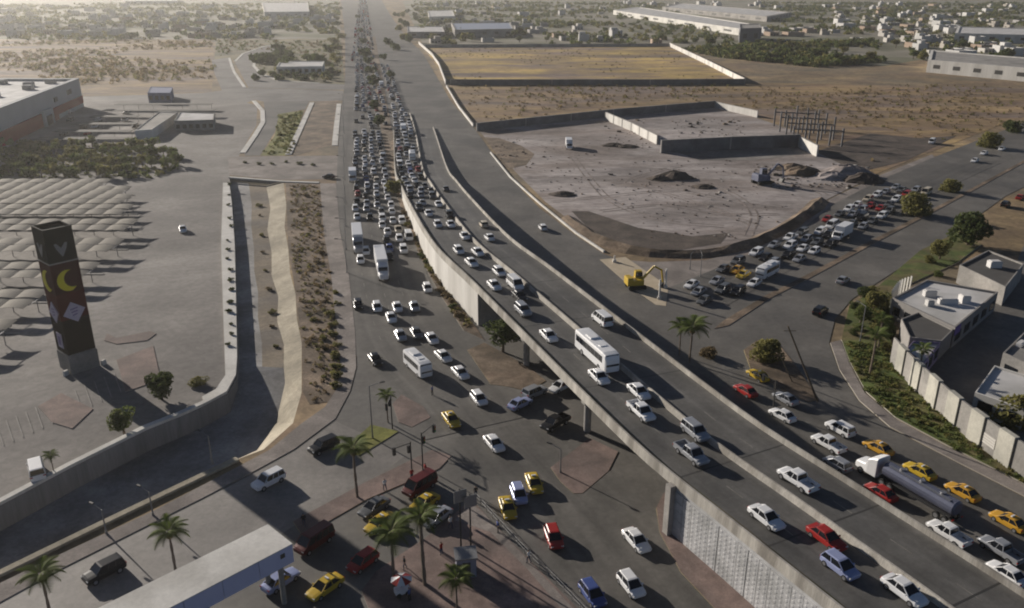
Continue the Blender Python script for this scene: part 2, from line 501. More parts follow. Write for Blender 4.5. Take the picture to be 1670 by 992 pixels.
sheet('site_verge', [(1010, 424), (1060, 428), (1150, 425), (1240, 403), (1310, 362), (1354, 325), (1440, 284), (1520, 252), (1525, 258), (1440, 294), (1360, 336), (1310, 376), (1230, 414), (1150, 448), (1085, 474)], PAVE)

# ---- the road: avenue, slip roads and cross street in one sheet
sheet('road', [(556, 0), (563, 60), (563, 130), (554, 200), (549, 290), (556, 380), (570, 450), (580, 540), (582, 600), (572, 640), (548, 685), (480, 735), (420, 768), (330, 815), (200, 880), (100, 930), (0, 985), (-200, 1080), (-200, 1500), (1900, 1500), (2000, 985),
               (1670, 812), (1540, 745), (1450, 698), (1400, 655), (1368, 605), (1352, 560), (1362, 520), (1390, 488), (1470, 436), (1560, 378), (1640, 320), (1760, 262), (1900, 205), (1900, 130), (1670, 200), (1525, 256), (1440, 292), (1358, 334), (1308, 374), (1230, 412), (1150, 446), (1085, 472),
               (1010, 424), (985, 415), (940, 385), (880, 340), (830, 288), (775, 212), (735, 165), (708, 118), (690, 88), (662, 60), (640, 30), (622, 0)], ASPHALT)
sheet('side_street', [(100, 932), (200, 882), (330, 817), (420, 770), (480, 737), (548, 688), (600, 712), (660, 745), (600, 790), (480, 858), (330, 960), (200, 1060), (-200, 1240), (-200, 1080)], ASPHALT2)
sheet('service_yard', [(1480, 600), (1530, 560), (1610, 520), (1640, 470), (1670, 400), (1800, 360), (2000, 500), (2000, 900), (1670, 740), (1560, 650)], ASPHALT)

# ---- raised pavements, islands and verges
slab('pavement', [(522, 300), (528, 380), (540, 450), (549, 540), (556, 600), (550, 635), (530, 665), (492, 692), (440, 735), (384, 765), (250, 835), (100, 905), (0, 953), (-140, 1018), (-140, 1050), (0, 984), (100, 929), (200, 879), (330, 814), (420, 767), (480, 734), (547, 684), (571, 639), (581, 600), (579, 540), (569, 450), (555, 380), (548, 300)], PAVE, 0.15, KERB)
slab('planter_strip', [(364, 300), (361, 400), (364, 500), (367, 585), (368, 615), (352, 638), (330, 650), (335, 660), (371, 640), (385, 614), (387, 585), (385, 480), (383, 400), (378, 330), (374, 300)], CONC, 0.35, CONC)
slab('avenue_median', [(598, 60), (606, 110), (612, 160), (622, 215), (632, 260), (640, 300), (652, 335), (664, 372), (690, 430), (716, 478), (756, 540), (790, 556), (778, 537), (742, 490), (706, 431), (682, 389), (662, 339), (652, 290), (640, 215), (628, 150), (612, 60)], BROWN, 0.15, KERB)
slab('grass_verge', [(1385, 500), (1430, 470), (1500, 410), (1560, 380), (1600, 400), (1560, 430), (1470, 470), (1452, 560), (1480, 612), (1560, 690), (1670, 772), (1900, 890), (1900, 935), (1670, 790), (1545, 728), (1460, 682), (1412, 640), (1385, 590), (1372, 555)], GRASS, 0.18, KERB)
slab('kerb_pavement', [(1354, 560), (1371, 556), (1384, 592), (1410, 642), (1459, 684), (1544, 730), (1670, 792), (1900, 937), (1900, 950), (1670, 810), (1541, 744), (1451, 697), (1401, 654), (1369, 604)], PAVE, 0.15, KERB)
slab('cross_median', [(1165, 537), (1180, 524), (1250, 482), (1310, 452), (1423, 392), (1501, 352), (1562, 320), (1670, 262), (1672, 265), (1566, 323), (1505, 356), (1427, 397), (1316, 457), (1257, 487), (1188, 532)], BROWN, 0.15, KERB)
slab('traffic_island', [(1213, 572), (1235, 556), (1270, 562), (1300, 600), (1334, 652), (1318, 657), (1270, 635), (1225, 606)], BROWN, 0.15, KERBY)
slab('pier_island', [(898, 764), (962, 716), (1008, 738), (992, 770), (950, 806), (935, 806), (915, 788)], REDPAVE, 0.15, KERBY)
slab('wall_verge', [(1082, 806), (1094, 800), (1097, 862), (1160, 925), (1240, 1000), (1330, 1085), (1250, 1085), (1180, 1010), (1110, 935), (1076, 870), (1070, 830)], REDPAVE, 0.15, KERBY)
slab('underpass_verge', [(762, 572), (790, 560), (860, 598), (890, 622), (862, 640), (830, 632), (800, 628)], BROWN, 0.15, KERBY)
slab('corner_island', [(640, 660), (655, 645), (690, 664), (702, 682), (672, 698), (650, 690)], REDPAVE, 0.15, KERB)
slab('corner_island', [(560, 735), (605, 694), (650, 705), (620, 724), (585, 745)], OLIVE, 0.15, KERB)
slab('median_island', [(478, 852), (600, 786), (705, 735), (736, 745), (716, 766), (600, 815), (494, 876)], REDPAVE, 0.15, KERBY)
slab('plaza', [(768, 815), (800, 850), (850, 902), (900, 952), (960, 1012), (1040, 1100), (640, 1100), (590, 965), (612, 935), (650, 908), (690, 882), (730, 850)], REDPAVE, 0.15, KERB)
slab('plaza_path', [(770, 822), (792, 842), (846, 900), (896, 952), (940, 1000), (920, 1000), (860, 930), (800, 870), (742, 850)], PAVE, 0.156, PAVE)
slab('lot_island', [(62, 664), (100, 642), (152, 668), (118, 700), (85, 690)], REDPAVE, 0.12, KERB)
slab('lot_island', [(175, 545), (190, 552), (245, 541), (255, 545), (240, 556), (190, 562), (170, 556)], REDPAVE, 0.12, KERB)
slab('lot_island', [(190, 588), (250, 565), (262, 620), (205, 640)], REDPAVE, 0.12, KERB)
slab('work_zone', [(978, 424), (1020, 420), (1090, 468), (1086, 500), (1070, 498), (1030, 470)], mat('sand', (0.42, 0.35, 0.25), (0.5, 0.42, 0.31), 0.5, 0.95, bump=0.06), 0.1)
# bare patches, one painted bank shade, and tracks of the building site
sheet('soil_and_shade_patch', [(790, 224), (815, 226), (850, 238), (872, 252), (858, 270), (832, 276), (808, 250)], BROWN)
sheet('soil_and_shade_patch', [(932, 345), (960, 345), (1040, 372), (1130, 386), (1190, 380), (1175, 398), (1110, 408), (1040, 408), (990, 392), (955, 368)], DARKSOIL_SHADE)  # dark sheet painted in for the shaded slope of the earth bank
sheet('soil_and_shade_patch', [(1080, 240), (1140, 262), (1230, 262), (1320, 250), (1300, 238), (1120, 236)], LOT)
sheet('soil_and_shade_patch', [(1330, 248), (1420, 218), (1500, 226), (1560, 222), (1480, 262), (1400, 282)], DARKSOIL_SHADE)

# tyre tracks worn into the site and the car park
TRACK = mat('tyre_track_soil', (0.18, 0.148, 0.13), (0.25, 0.21, 0.186), 0.3, 0.95, mottle=.4)
TRACK2 = mat('tyre_track_concrete', (0.158, 0.146, 0.135), (0.195, 0.18, 0.166), 0.3, 0.9, mottle=.3)
def tracks(pts, m, gap=1.9, w=.45):
    P_ = Path(px(pts), 2.0)
    for sd_ in (-1, 1):
        _level[0] += .001
        b = MB()
        for k in range(len(P_.p) - 1):
            if (k * 7 + sd_) % 11 == 0: continue
            a, c = P_.s[k], P_.s[k + 1]
            q = [P_.offset(a, sd_ * gap / 2 - w / 2), P_.offset(c, sd_ * gap / 2 - w / 2), P_.offset(c, sd_ * gap / 2 + w / 2), P_.offset(a, sd_ * gap / 2 + w / 2)]
            b.face([(v.x, v.y, _level[0]) for v in q])
        struct(b.build('tyre_track', m))
for pts in ([(860, 232), (960, 262), (1050, 275), (1180, 282), (1300, 300), (1345, 318)], [(900, 330), (980, 322), (1100, 312), (1200, 330), (1300, 345)], [(860, 290), (950, 290), (1060, 310), (1160, 340), (1240, 372)],
            [(930, 250), (960, 290), (1000, 330), (1080, 360), (1180, 370)], [(1000, 300), (1120, 270), (1240, 268), (1330, 275)], [(980, 345), (1080, 335), (1180, 350), (1270, 350)], [(1150, 300), (1200, 320), (1230, 350), (1220, 385)]):
    tracks(pts, TRACK)
b = MB()
def stroke0(p, q, w, z):
    d = (q - p).normalized(); n = Vector((-d.y, d.x, 0)) * w / 2
    b.face([(p.x - n.x, p.y - n.y, z), (q.x - n.x, q.y - n.y, z), (q.x + n.x, q.y + n.y, z), (p.x + n.x, p.y + n.y, z)])
for k in range(14):
    p = W(-10 + k * 16, 735 - k * 7.2); q = W(-22 + k * 16, 700 - k * 7.0)
    stroke0(p, q, .14, _level[0] + .002)
struct(b.build('stall_marking', mat('worn_white_paint', (0.22, 0.205, 0.187), (0.32, 0.3, 0.275), .8, .9)))
# worn lane dashes
LINE = mat('worn_line_paint', (0.15, 0.14, 0.125), (0.26, 0.245, 0.215), 0.8, 0.9)
YLINE = mat('worn_yellow_paint', (0.3, 0.23, 0.06), (0.36, 0.29, 0.12), 0.8, 0.9)
def stroke(b, p, q, w, z):
    d = (q - p); d.z = 0; d.normalize()
    n = Vector((-d.y, d.x, 0)) * w / 2
    b.face([(p.x - n.x, p.y - n.y, z), (q.x - n.x, q.y - n.y, z), (q.x + n.x, q.y + n.y, z), (p.x + n.x, p.y + n.y, z)])

# ================================================================== paths of the traffic
PM = Path([W(596, -2), W(606, 30), W(622, 70), W(645, 122), Vector((-49.5, 407.8, 0)), Vector((-40, 349, 0.15)), Vector((-29.0, 270, 1.4)), Vector((-24.2, 245, 2.5)), Vector((-18.3, 216.5, 4.2)),
           Vector((-8.2, 173.7, 6.5)), Vector((0.2, 150.8, 7.0)), Vector((10.2, 124.7, 7.0)), Vector((18.1, 104.0, 7.0)), Vector((23.4, 90.8, 7.0)), Vector((27.0, 83.4, 7.0)), Vector((30.6, 76.6, 7.0)), Vector((33.8, 70.3, 7.0)), Vector((36.9, 64.3, 7.0)),
           Vector((40, 58.3, 6.9)), Vector((46, 47, 6.4)), Vector((56, 30, 5.0)), Vector((66, 14, 3.0)), Vector((74, 0, 1.0))])
PG = Path(px([(592, 0), (592, 40), (593, 100), (597, 160), (600, 220), (603, 280), (610, 340), (620, 400), (640, 480), (675, 560), (740, 625), (805, 700), (870, 770), (960, 870), (1060, 992), (1150, 1100)]))
PR = Path(px([(1900, 1035), (1670, 890), (1500, 790), (1350, 705), (1250, 650), (1180, 605), (1120, 560), (1050, 500)]))
PC = Path(px([(1900, 130), (1670, 232), (1560, 280), (1480, 315), (1400, 355), (1330, 392), (1230, 440), (1140, 488), (1040, 548), (930, 620), (830, 668), (700, 740)]))
PK = Path(px([(720, 765), (660, 800), (600, 838), (500, 905), (400, 970), (300, 1040)]))
PS = Path(px([(560, 735), (450, 785), (330, 850), (170, 930), (60, 985)]))

OFL, OFR = -8.7, 7.7
S0 = PM.near(-40.8, 355)
SA1 = PM.near(2.2, 145.5)      # where the wall ends and the spans begin
SA2 = PM.near(26.0, 85.1)
S9 = PM.s[-1] - 2
def srange(a, b, step=4.0):
    n = max(1, int((b - a) / step))
    return [a + (b - a) * k / n for k in range(n + 1)]
def sweep(b, a, c, prof, m=0, step=4.0, path=PM):
    """prof: (offset, height above the roadway) ring"""
    rings = [[path.offset(s, o, h) for o, h in prof] for s in srange(a, c, step)]
    return b.loft(rings, m)

over = thing('overpass', 'long curving concrete flyover carrying two carriageways over the junction', 'overpass', PM.offset(SA1, 0, -PM.at(SA1)[0].z))
b = MB()
sweep(b, S0, SA1, [(OFL, 0.0), (OFR, 0.0), (OFR, -0.3), (OFL, -0.3)])
sweep(b, SA2, S9, [(OFL, 0.0), (OFR, 0.0), (OFR, -0.3), (OFL, -0.3)])
b.build('approach_roadway', DECKASPH, over, world=True)
b = MB(); sweep(b, SA1 + .03, SA2 - .03, [(OFL, 0.0), (OFR, 0.0), (OFR, -0.35), (OFL, -0.35)])
b.build('bridge_roadway', DECKASPH, over, world=True)
b = MB()
sweep(b, SA1, SA2, [(OFL - .3, -0.36), (OFR + .3, -0.36), (OFR + .3, -0.62), (OFL - .3, -0.62)])
b.build('deck_slab', CONC2, over, world=True)
for o in (-7.2, -4.2, -1.3, 1.6, 4.2, 6.6):
    b = MB(); sweep(b, SA1, SA2, [(o - .3, -0.63), (o + .3, -0.63), (o + .25, -1.55), (o - .25, -1.55)])
    b.build('girder', CONC2, over, world=True)
for o, w in ((OFL, -1), (OFR, 1)):
    for nm, a, c in (('parapet', S0, SA1), ('bridge_parapet', SA1 + .03, SA2 - .03), ('parapet', SA2, S9)):
        b = MB(); sweep(b, a, c, [(o, 0.72), (o + w * .24, 0.72), (o + w * .36, -0.62), (o, -0.34)])
        b.build(nm, BARRIER, over, world=True)
b = MB(); sweep(b, PM.near(-47, 395), S9, [(-.32, .004), (-.28, .12), (-.1, .75), (.1, .75), (.28, .12), (.32, .004)])
b.build('median_barrier', BARRIER, over, world=True)
def ribbon(path, a, c, o0, o1, n, dz, m, name, parent=None, flat=None, step=4.0):
    ss = srange(a, c, step)
    vs, uv = [], []
    for s_ in ss:
        for k in range(n + 1):
            o = o0 + (o1 - o0) * k / n
            p = path.offset(s_, o, dz)
            if flat is not None: p.z = flat
            if parent is not None: p = p - parent.location
            vs.append(tuple(p)); uv.append((o, s_))
    fs = [(i * (n + 1) + k, i * (n + 1) + k + 1, (i + 1) * (n + 1) + k + 1, (i + 1) * (n + 1) + k) for i in range(len(ss) - 1) for k in range(n)]
    me = bpy.data.meshes.new(name); me.from_pydata(vs, [], fs); me.materials.append(m)
    ul = me.uv_layers.new(name='lane')
    for l in me.loops: ul.data[l.index].uv = uv[l.vertex_index]
    me.update()
    return put(name, me, parent)
DECKW = worn(DECKASPH, 'worn_deck_asphalt', 4.0, OFL, OFR, .6)
for a, c in ((S0, SA1), (SA1 + .05, SA2 - .05), (SA2, S9)):
    ribbon(PM, a, c, OFL + .01, OFR - .01, 12, .003, DECKW, 'wearing_course', over)
AVEW = worn(ASPHALT, 'worn_avenue_asphalt', 3.2, -10.5, 8.5, 2.5)
struct(ribbon(PG, PG.near(*W(598, 175)[:2]), PG.near(*W(800, 694)[:2]), -10.5, 8.5, 8, 0, AVEW, 'worn_lanes', None, _level[0] + .006))
JW = worn(ASPHALT, 'worn_junction_asphalt', 3.4, -9, 9, 4)
struct(ribbon(PG, PG.near(*W(806, 700)[:2]), PG.near(*W(1100, 1040)[:2]), -9, 9, 8, 0, JW, 'worn_lanes', None, _level[0] + .006))
struct(ribbon(PR, 2, PR.near(*W(1180, 605)[:2]), -4.5, 7.5, 6, 0, worn(ASPHALT, 'worn_slip_asphalt', 3.3, -4.5, 7.5, 2.5), 'worn_lanes', None, _level[0] + .006))
struct(ribbon(PC, PC.near(*W(1600, 262)[:2]), PC.near(*W(1130, 492)[:2]), -6, 6, 6, 0, worn(ASPHALT, 'worn_cross_asphalt', 3.1, -6, 6, 2.5), 'worn_lanes', None, _level[0] + .006))
# hand-wide dirt along the gutters
VERGE = mat('gutter_dirt', (0.15, 0.125, 0.08), (0.19, 0.16, 0.105), 0.5, 0.95, c3=(0.1, 0.1, 0.045), scale3=0.25)
b = MB(); sweep(b, PM.near(-12, 190), S9, [(OFL + .02, .012), (OFL + .9, .012), (OFL + .9, .002), (OFL + .02, .002)])
b.build('gutter', VERGE, over, world=True)
b = MB()
for o in (-4.4, 3.9):
    s = PM.near(-30, 275)
    while s < S9 - 4:
        stroke(b, PM.offset(s, o), PM.offset(s + 2.6, o), 0.12, 0)
        for k in range(4):
            v = b.v[-4 + k]; sz = PM.at(PM.near(v[0], v[1]))[0].z
            b.v[-4 + k] = (v[0], v[1], sz + .012)
        s += 7.5
b.build('lane_line', LINE, over, world=True)['kind'] = 'stuff'

for s in (SA1, PM.near(7.5, 127.5), PM.near(17.2, 106.5), SA2) + tuple(SA2 + 14 * k for k in (1, 2, 3)) + tuple(SA1 - 16 * k for k in (1, 2, 3, 4)):
    b = MB(); sweep(b, s - .11, s + .11, [(OFL + .9, .009), (OFR - .05, .009), (OFR - .05, .004), (OFL + .9, .004)], step=1)
    b.build('expansion_joint', DARKM, over, world=True)
def wall_side(off, a, c, w, step=3.0):
    b = MB()
    rings = []
    for s in srange(a, c, step):
        p = PM.offset(s, off + w * .02); q = PM.offset(s, off + w * .32)
        z = max(p.z - .36, 0.05)
        rings.append([(p.x, p.y, z), (q.x, q.y, z), (q.x, q.y, -.1), (p.x, p.y, -.1)])
    return b.loft(rings)
for off, w in ((OFL, -1), (OFR, 1)):
    rwp = wall_side(off - w * .06, S0, SA1, w).build('retaining_wall', CONC2, over, world=True)
    ss_ = srange(S0, SA1, 4.6)
    for sa_, sb_ in zip(ss_, ss_[1:]):
        wall_side(off, sa_ + .02, sb_ - .02, w, 2.3).build('wall_panel', CONC, rwp, world=False)
        o_ = rwp.children[-1]; o_.location = -over.location
    rw = wall_side(off - w * .1, SA2, S9, w).build('panel_wall', PANEL, over, world=True)
    if w < 0:
        # precast panels with a raised lozenge pattern
        pm = MB()
        PWd, PHt = 1.5, 1.16
        pm.box((0, 0, 0.03), (PWd - .05, .10, PHt - .06))
        for i in range(2):
            for j in range(2):
                cx, cz = (-.36 + .72 * i), (.31 + .54 * j)
                q = [(cx - .26, -.05, cz), (cx, -.05, cz - .22), (cx + .26, -.05, cz), (cx, -.05, cz + .22)]
                t = [(cx + (x - cx) * .45, -.078, cz + (z - cz) * .55) for x, y, z in q]
                pm.add(q + t, [(0, 1, 5, 4), (1, 2, 6, 5), (2, 3, 7, 6), (3, 0, 4, 7), (4, 5, 6, 7)])
        pme = pm.mesh('panel', PANEL)
        s = SA2 + 1.4
        n = 0
        while s < SA2 + 42:
            p, t = PM.at(s)
            e = Vector((-t.y, t.x, 0)).normalized()
            top = p.z - .7
            rows = int(top / PHt)
            for r in range(rows):
                q = p + e * (off + .1 - .32 - .075) ; q.z = r * PHt + (.58 * (n % 2)) * 0 + .12
                put('panel', pme, rw, q - over.location, (0, 0, math.atan2(t.y, t.x)))
            s += PWd / ((PM.offset(s + .5, off) - PM.offset(s, off)).length / .5)
            n += 1
        # the wall is inside the curve, so its own length is a little shorter than the centre line
        b = MB()
        p = PM.offset(SA2 + .3, off - .62)
        b.box((p.x, p.y, -.05), (.9, .9, PM.at(SA2)[0].z - .3), math.atan2(PM.at(SA2)[1].y, PM.at(SA2)[1].x))
        b.build('abutment_pilaster', CONC2, over, world=True)
for s in (SA1 - .1, SA2 + .1):
    b = MB()
    p, q = PM.offset(s, OFL + .1), PM.offset(s, OFR - .1)
    b.bar((p.x, p.y, -.1), (q.x, q.y, -.1), .5, p.z - .3)
    b.build('abutment', CONC2, over, world=True)
for s in (PM.near(7.5, 127.5), PM.near(17.2, 106.5)):
    p, q = PM.offset(s, OFL + .9), PM.offset(s, OFR - .9)
    b = MB(); b.bar((p.x, p.y, p.z - 2.5), (q.x, q.y, q.z - 2.5), 1.1, .93)
    b.build('pier_cap', CONC2, over, world=True)
    for o in (OFL + 1.7, -.5, OFR - 1.7):
        b = MB(); p = PM.offset(s, o)
        b.tube((p.x, p.y, -.1), (p.x, p.y, p.z - 2.49), .52, n=14)
        b.build('pier', CONC2, over, world=True)
# kerb between avenue and slip road beyond the flyover, and worn lines on the avenue
b = MB()
for o in (-5.2, -1.6, 2.0):
    s = PG.near(*W(600, 180)[:2])
    e9 = PG.near(*W(665, 545)[:2])
    while s < e9:
        stroke(b, PG.offset(s, o), PG.offset(s + 2.2, o), .12, .17)
        s += 7
for v in range(len(b.v)):
    b.v[v] = (b.v[v][0], b.v[v][1], _level[0] + .012)
struct(b.build('lane_marking', LINE))

# ================================================================== VEGETATION
def leafmat(name, c, k=1.25):
    if name in _mats: return _mats[name]
    m = mat(name, c, tuple(min(1, x * k) for x in c), 0.7, 0.8, spec=0.15)
    nt = m.node_tree; pb = nt.nodes['Principled BSDF']
    tr = nt.nodes.new('ShaderNodeBsdfTranslucent')
    src = pb.inputs['Base Color'].links[0].from_socket
    nt.links.new(src, tr.inputs['Color'])
    mx = nt.nodes.new('ShaderNodeMixShader'); mx.inputs[0].default_value = .42
    nt.links.new(pb.outputs[0], mx.inputs[1]); nt.links.new(tr.outputs[0], mx.inputs[2])
    nt.links.new(mx.outputs[0], nt.nodes['Material Output'].inputs['Surface'])
    return m
LEAF = {
    'dark': [leafmat('leaf_dark_a', (0.05, 0.066, 0.024)), leafmat('leaf_dark_b', (0.075, 0.092, 0.03))],
    'green': [leafmat('leaf_green_a', (0.08, 0.105, 0.03)), leafmat('leaf_green_b', (0.115, 0.13, 0.04))],
    'olive': [leafmat('leaf_olive_a', (0.13, 0.125, 0.042)), leafmat('leaf_olive_b', (0.18, 0.165, 0.055))],
    'drier': [leafmat('leaf_straw_a', (0.2, 0.15, 0.08)), leafmat('leaf_straw_b', (0.26, 0.2, 0.1))],
    'dry': [leafmat('leaf_dry_a', (0.12, 0.09, 0.05)), leafmat('leaf_dry_b', (0.17, 0.13, 0.075))],
}
def crown_arrays(n, seed, size, squash=0.8, lobes=9):
    r = np.random.RandomState(seed)
    c = r.normal(size=(lobes, 3)); c /= np.linalg.norm(c, axis=1)[:, None]
    c *= r.uniform(.35, .72, (lobes, 1)); c[0] = 0
    rad = r.uniform(.34, .55, lobes); rad[0] = .6
    k = r.randint(0, lobes, n)
    d = r.normal(size=(n, 3)); d /= np.linalg.norm(d, axis=1)[:, None]
    p = c[k] + d * (rad[k] * r.uniform(.55, 1.02, n) ** .6)[:, None]
    p[:, 2] *= squash
    a = r.normal(size=(n, 3)); a /= np.linalg.norm(a, axis=1)[:, None]
    nn = d + r.normal(size=(n, 3)) * .6
    u = np.cross(nn, a); u /= np.linalg.norm(u, axis=1)[:, None] + 1e-6
    v = np.cross(nn, u); v /= np.linalg.norm(v, axis=1)[:, None] + 1e-6
    s = size * r.uniform(.6, 1.35, (n, 1))
    q = np.stack([p - u * s, p - v * s * .6, p + u * s, p + v * s * .6], 1)
    return q, (k % 2) ^ (r.uniform(size=n) < .3)
def crown_mesh(name, n, seed, size, kind, squash=.8, lobes=9):
    q, mi = crown_arrays(n, seed, size, squash, lobes)
    me = bpy.data.meshes.new(name)
    me.from_pydata(q.reshape(-1, 3).tolist(), [], np.arange(n * 4).reshape(-1, 4).tolist())
    for m in LEAF[kind]: me.materials.append(m)
    me.polygons.foreach_set('material_index', mi.astype(int).tolist())
    me.update()
    return me
CROWNS, FARCR = {}, {}
for kd in LEAF:
    CROWNS[kd] = [crown_mesh('crown', 1500, 11 + i, .085, kd) for i in range(3)]
    FARCR[kd] = [crown_mesh('crown', 260, 31 + i, .19, kd, .75, 7) for i in range(4)]
def trunk_mesh():
    b = MB()
    b.tube((0, 0, -.03), (.015, .01, .55), .05, .036, 7)
    b.tube((.015, .01, .54), (.16, .08, .82), .032, .014, 6)
    b.tube((.015, .01, .54), (-.15, .1, .84), .03, .012, 6)
    b.tube((.015, .01, .54), (.02, -.15, .8), .028, .012, 6)
    return b.mesh('trunk', BARK)
TRUNK = trunk_mesh()
def tree(x, y, h, r, kind, label, group=None, far=False, cat='tree', pos=None, name='tree', z=0.0):
    p = pos or W(x, y, z)
    t = thing(name, label, cat, (p.x, p.y, z), random.uniform(0, 6.28), group)
    cr = random.choice((FARCR if far else CROWNS)[kind])
    put('trunk', TRUNK, t, (0, 0, 0), None, (h, h, h * .9))
    put('crown', cr, t, (0, 0, h - r * .72), (0, 0, random.uniform(0, 6.28)), (r, r, r * random.uniform(.85, 1.05)))
    return t
def shrub(x, y, r, kind, label, group=None, far=True, h=.75, pos=None, z=0.0):
    p = pos or W(x, y, z)
    o = put('shrub', random.choice((FARCR if far else CROWNS)[kind]), None, (p.x, p.y, z + r * h * .5), (0, 0, random.uniform(0, 6.28)), (r, r, r * h))
    return tag(o, label, 'shrub', group)

def frond_mesh():
    b = MB()
    n = 8
    pts = []
    for k in range(n + 1):
        t = k / n
        pts.append(Vector((t * .92, 0, .30 * math.sin(t * 1.9) - .42 * t * t)))
    for k in range(n):
        p, q = pts[k], pts[k + 1]
        b.face([p + Vector((0, -.012, 0)), q + Vector((0, -.008, 0)), q + Vector((0, .008, 0)), p + Vector((0, .012, 0))], 0)
        if k > 0:
            for sgn in (-1, 1):
                for j in (0, .5):
                    s = p.lerp(q, j)
                    w = .30 * math.sin(math.pi * min(1, .18 + .8 * (k + j) / n)) + .04
                    tip = s + Vector((.13, sgn * w, -.07))
                    b.face([s, s + Vector((.065, 0, 0)), tip], 1)
    return b.mesh('frond', [PALMBARK, leafmat('palm_leaf', (0.1, 0.13, 0.035))])
FROND = frond_mesh()
def palm_trunk():
    b = MB()
    prev = None
    for k in range(8):
        z = k / 8
        r = .028 + .006 * (k % 2)
        b.tube((.02 * math.sin(z * 2), 0, z - .01), (.02 * math.sin((z + .125) * 2), 0, z + .125), r * 1.1 * (1 - .25 * z), r * (1 - .25 * z), 8)
    return b.mesh('trunk', PALMBARK)
PTRUNK = palm_trunk()
def skirt_mesh():
    b = MB()
    for k in range(11):
        a = 2 * math.pi * k / 11
        d = Vector((math.cos(a), math.sin(a), 0)); n = Vector((-d.y, d.x, 0))
        b.face([d * .06, d * .24 + n * .07 + Vector((0, 0, -.42)), d * .16 + Vector((0, 0, -.62)), d * .22 - n * .07 + Vector((0, 0, -.4))])
    return b.mesh('dead_leaf_skirt', leafmat('dead_frond', (0.2, 0.15, 0.08)))
SKIRT = skirt_mesh()
def palm(x, y, h, L, label, group=None, n=16, pos=None):
    p = pos or W(x, y)
    t = thing('palm_tree', label, 'palm tree', (p.x, p.y, 0), random.uniform(0, 6.28), group)
    put('trunk', PTRUNK, t, (0, 0, 0), None, (h * .8, h * .8, h))
    top = (.02 * math.sin(2) * h * .8, 0, h)
    put('dead_leaf_skirt', SKIRT, t, top, None, (L * .6, L * .6, L * .6))
    for k in range(n):
        a = k * 2.39996
        put('frond', FROND, t, top, (0, math.radians(-38 + 62 * (k / n)), a), (L, L, L))
    return t

PLG = 'palms along the junction'
palm(289, 945, 6.0, 2.3, 'palm tree standing alone on the pale side street beside the overhead beam')
palm(86, 1022, 6.2, 2.3, 'palm tree beside the parked dark car at the end of the canal pavement')
palm(583, 812, 7.0, 2.7, 'palm tree at the corner of the reddish median island by the street lamp')
palm(642, 962, 7.2, 2.7, 'palm tree with a broad crown hanging over the two parked taxis')
palm(693, 955, 8.6, 2.4, 'tall thin palm tree on the plaza beside a silver taxi')
palm(746, 1004, 4.4, 2.0, 'short palm tree in front of the grey booth on the plaza')
palm(1124, 592, 6.4, 3.2, 'palm tree with a large crown on the cross street median tip', n=20)
palm(1108, 580, 5.2, 2.4, 'smaller palm tree next to the large palm at the median tip')
palm(1418, 612, 7.0, 2.3, 'palm tree on the lawn outside the fluted wall')
palm(1432, 570, 5.6, 2.0, 'lower palm tree on the lawn next to the white flat roofed building')
palm(1496, 618, 5.0, 2.0, 'palm tree standing close behind the fluted boundary wall')
palm(88, 772, 2.6, 1.2, 'young palm in the kerb bed beside the white parked car')
palm(633, 690, 4.4, 1.6, 'olive palm on the small corner island at the end of the avenue')

tree(264, 652, 4.4, 3.0, 'dark', 'round dark green tree beside the tall sign pylon')
tree(203, 708, 3.8, 2.4, 'green', 'leafy green tree in the square kerb bed above the canal wall')
shrub(325, 628, 1.9, 'olive', 'bright olive shrub in the parking corner above the canal', far=False, h=.5)
tree(1578, 400, 9.5, 6.2, 'dark', 'large round dark tree beside the cross street')
tree(1498, 350, 6.0, 5.6, 'olive', 'broad olive tree on the median of the cross street')
tree(1545, 312, 4.0, 4.0, 'olive', 'low olive tree further along the cross street median')
tree(1608, 240, 6.0, 5.6, 'olive', 'olive tree at the edge of the dry field by the cross street')
tree(1650, 215, 6.0, 5.0, 'dark', 'dark tree beyond the dry field where the cross street leaves')
tree(1252, 588, 4.4, 3.4, 'olive', 'low broad olive tree on the boat shaped traffic island', far=False)
tree(1155, 582, 1.8, 2.1, 'dry', 'brown bushy tree at the foot of the large median palm')
tree(1660, 690, 5.2, 4.6, 'olive', 'bushy tree in the yard corner in front of the small white lodge')
tree(820, 575, 6.0, 3.6, 'dark', 'dark tree growing under the end of the flyover')
for i, (x, y, r) in enumerate(((1410, 505, 1.6), (1440, 498, 1.5), (1400, 540, 1.4), (1515, 428, 1.8), (1530, 450, 1.5), (1450, 520, 1.3))):
    shrub(x, y, r, 'olive' if i % 2 else 'green', 'shrub in the corner bed outside the white roofed building', 'shrubs of the corner bed', far=False)
tree(643, 318, 5.4, 3.6, 'olive', 'bushy olive tree on the median where the flyover wall begins')
tree(617, 208, 5.5, 3.4, 'dark', 'taller dark green median tree of a close pair beside the queue')
tree(612, 180, 4.8, 3.0, 'dark', 'shorter dark green median tree of a close pair beside the queue')
tree(596, 92, 8.0, 6.0, 'dark', 'dark tree standing in the middle of the distant jammed avenue', far=True)
tree(634, 74, 8.0, 6.0, 'dark', 'dark tree on the far median between queue and empty lanes', far=True)
tree(647, 82, 7.0, 5.5, 'dark', 'dark tree on the far median at the end of the pale wall', far=True)
for i in range(16):
    x = 640 + 50 * random.random(); y = 14 + 58 * random.random()
    if x < 640 + (y - 30) * .5: x += 22
    tree(x, y, random.uniform(6, 9), random.uniform(4.5, 6.5), 'dark' if i % 2 else 'olive', 'roadside tree beside the far empty lanes of the avenue', 'roadside trees of the far avenue', far=True)
